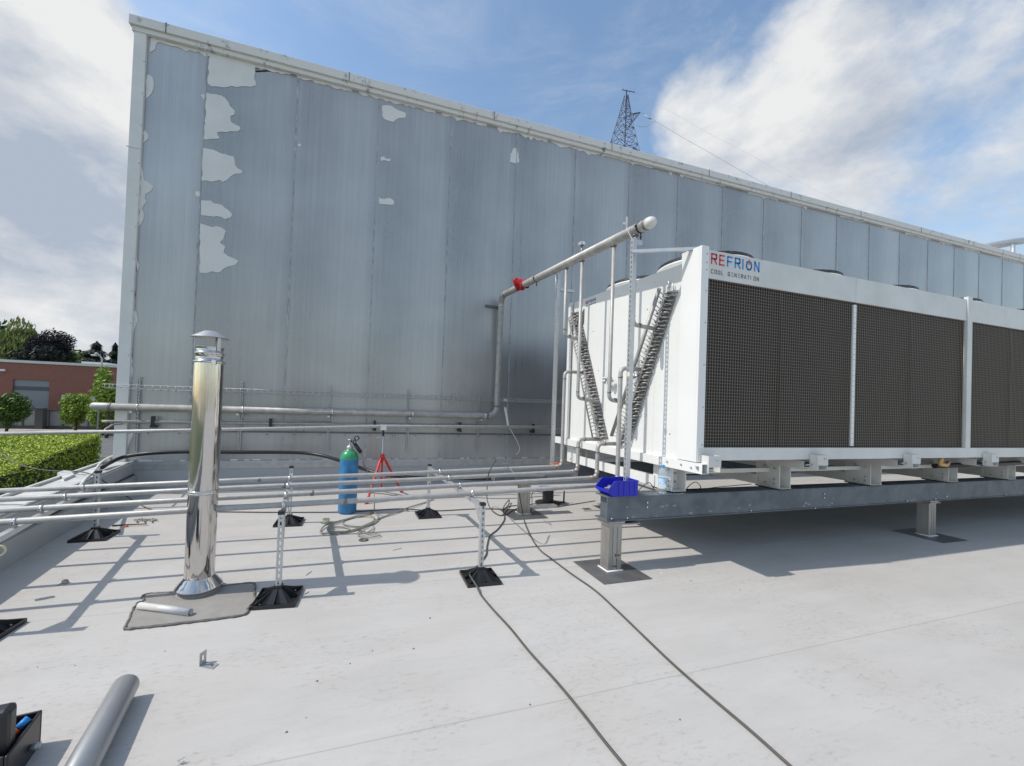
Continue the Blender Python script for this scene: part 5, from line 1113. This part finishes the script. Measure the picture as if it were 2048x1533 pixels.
# ================================================================== light, world, camera
SD = V((.80, -.05, -1.0)).normalized()
ld = bpy.data.lights.new('sun', 'SUN'); ld.energy = 3.3; ld.angle = math.radians(.6); ld.color = (1, .945, .87)
lo = bpy.data.objects.new('sun', ld); col.objects.link(lo); lo.rotation_euler = SD.to_track_quat('-Z', 'Y').to_euler(); lo.location = (-20, 2, 30)
w = bpy.data.worlds.new('World'); sc.world = w; w.use_nodes = True; nt = w.node_tree; L = nt.links.new; bg = nt.nodes['Background']
sky = N(nt, 'ShaderNodeTexSky', sky_type='NISHITA', sun_disc=False); sky.sun_elevation = math.asin(-SD.z); sky.sun_rotation = math.atan2(-SD.x, -SD.y); sky.air_density = 1.2; sky.dust_density = 1.0; sky.ozone_density = 1.6
tc = N(nt, 'ShaderNodeTexCoord'); G = tc.outputs['Generated']
def wm(op, a, b=None, c=None, clamp=False):
    n = N(nt, 'ShaderNodeMath', operation=op); n.use_clamp = clamp
    for i, v in enumerate((a, b, c)):
        if v is None: continue
        if isinstance(v, (int, float)): n.inputs[i].default_value = v
        else: L(v, n.inputs[i])
    return n.outputs[0]
def blob(px, py, rad, amt, soft=.6):
    d_ = ray(px, py).normalized(); n = N(nt, 'ShaderNodeVectorMath', operation='DOT_PRODUCT'); L(G, n.inputs[0]); n.inputs[1].default_value = d_
    mr = N(nt, 'ShaderNodeMapRange', interpolation_type='SMOOTHSTEP'); mr.inputs['From Min'].default_value = math.cos(math.radians(rad)); mr.inputs['From Max'].default_value = math.cos(math.radians(rad*(1-soft))); mr.inputs['To Max'].default_value = amt; L(n.outputs['Value'], mr.inputs[0]); return mr.outputs[0]
def wnoise(s_, det, rough, off=(0, 0, 0), dist=0., zs=1.6):
    mp = N(nt, 'ShaderNodeMapping'); mp.inputs['Scale'].default_value = (1, 1, zs); mp.inputs['Location'].default_value = off; L(G, mp.inputs[0])
    n = N(nt, 'ShaderNodeTexNoise'); n.inputs['Scale'].default_value = s_; n.inputs['Detail'].default_value = det; n.inputs['Roughness'].default_value = rough; n.inputs['Distortion'].default_value = dist; L(mp.outputs[0], n.inputs['Vector']); return n.outputs['Fac']
field = None
for args in ((1540, 180, 17, .26), (1420, 250, 11, .18), (1340, 262, 7, .16), (1960, 340, 14, .28), (1840, 190, 7, -.16), (1780, 330, 6, -.10), (1780, 40, 8, -.08), (2150, 200, 24, .2), (1335, 5, 5, .32), (1850, 30, 12, .10),
             (60, 130, 14, .26), (210, 190, 9, .24), (-120, 250, 28, .36), (100, 300, 14, .30), (60, 430, 18, .42), (120, 600, 18, .46), (-400, 300, 40, .4), (700, 120, 24, -.34), (1080, 120, 20, -.34), (1180, 250, 8, -.2), (240, 40, 9, -.26), (1240, 330, 5, -.12), (1060, -250, 30, -.2), (1650, -60, 14, -.12)):
    b = blob(*args); field = b if field is None else wm('ADD', field, b)
nb = N(nt, 'ShaderNodeVectorMath', operation='DOT_PRODUCT'); L(G, nb.inputs[0]); nb.inputs[1].default_value = V((.1, -1, .45)).normalized()
mb_ = N(nt, 'ShaderNodeMapRange', interpolation_type='SMOOTHSTEP'); mb_.inputs['From Min'].default_value = .0; mb_.inputs['From Max'].default_value = .7; mb_.inputs['To Max'].default_value = .24; L(nb.outputs['Value'], mb_.inputs[0]); field = wm('ADD', field, mb_.outputs[0])  # unseen clouds added behind the camera to make ambient light less blue
n1 = wnoise(3.4, 10, .60, (.3, .1, 0), .1, 1.25); n2 = wnoise(10.5, 9, .62, (2, 1, 0), .05, 1.2)
dens = wm('ADD', wm('ADD', wm('MULTIPLY_ADD', n1, 1.75, -.25), wm('MULTIPLY', n2, .55)), field)
mr = N(nt, 'ShaderNodeMapRange', interpolation_type='SMOOTHSTEP'); mr.inputs['From Min'].default_value = .93; mr.inputs['From Max'].default_value = 1.50; L(dens, mr.inputs[0]); mask = mr.outputs[0]
wisp = wnoise(2.2, 8, .65, (5, 3, 1), .8, 3.); mw = N(nt, 'ShaderNodeMapRange', interpolation_type='SMOOTHSTEP'); mw.inputs['From Min'].default_value = .40; mw.inputs['From Max'].default_value = .80; mw.inputs['To Max'].default_value = .30; L(wisp, mw.inputs[0])
mask = wm('MAXIMUM', mask, mw.outputs[0])
# cloud tone: thick / low parts greyer
shade = wnoise(6.5, 9, .6, (1.2, .4, .35), .12, 1.7)
dk = None
for args in ((110, 290, 10, .20), (-60, 320, 14, .14), (60, 440, 8, .14), (210, 420, 9, .16), (1960, 350, 12, .06), (1850, 120, 10, .10), (2050, 430, 14, .08), (-300, 400, 30, .15), (90, 140, 9, -.35), (240, 190, 6, -.3), (1520, 150, 8, -.24), (1360, 262, 6, -.2), (1900, 260, 7, -.2), (100, 610, 12, -.12)):
    b = blob(*args); dk = b if dk is None else wm('ADD', dk, b)
tone = wm('ADD', wm('MULTIPLY_ADD', shade, 2.3, -.70), dk, None, True)
cr = N(nt, 'ShaderNodeValToRGB'); cr.color_ramp.elements[0].color = (.88, .89, .91, 1); cr.color_ramp.elements[1].color = (.45, .52, .64, 1); cr.color_ramp.elements[0].position = .12; cr.color_ramp.elements[1].position = 1.0; L(tone, cr.inputs[0])
skc = N(nt, 'ShaderNodeMix', data_type='RGBA', blend_type='MULTIPLY'); skc.inputs[0].default_value = 1; L(sky.outputs[0], skc.inputs[6]); skc.inputs[7].default_value = (1.16, 1.22, 1.20, 1)
cs = N(nt, 'ShaderNodeMix', data_type='RGBA', blend_type='MULTIPLY'); cs.inputs[0].default_value = 1; L(cr.outputs[0], cs.inputs[6]); cs.inputs[7].default_value = (6.0, 5.97, 5.85, 1)
mx = N(nt, 'ShaderNodeMix', data_type='RGBA'); L(mask, mx.inputs[0]); L(skc.outputs[2], mx.inputs[6]); L(cs.outputs[2], mx.inputs[7]); L(mx.outputs[2], bg.inputs['Color']); bg.inputs['Strength'].default_value = .15
cam = bpy.data.cameras.new('camera'); co = bpy.data.objects.new('camera', cam); col.objects.link(co); sc.camera = co
cam.sensor_width = 36; cam.lens = F*36/2048; cam.shift_x = (1024-CX)/2048; cam.shift_y = (CY-766.5)/2048; cam.clip_end = 2000; cam.clip_start = .05
Rm = Matrix((rt, up, -fw)).transposed().to_4x4(); Rm.translation = V((0, 0, H)); co.matrix_world = Rm
sc.view_settings.view_transform = 'Standard'; sc.view_settings.look = 'None'; sc.view_settings.exposure = .09; sc.view_settings.gamma = 1
sc.render.engine = 'CYCLES'; sc.cycles.max_bounces = 8; sc.cycles.transparent_max_bounces = 12
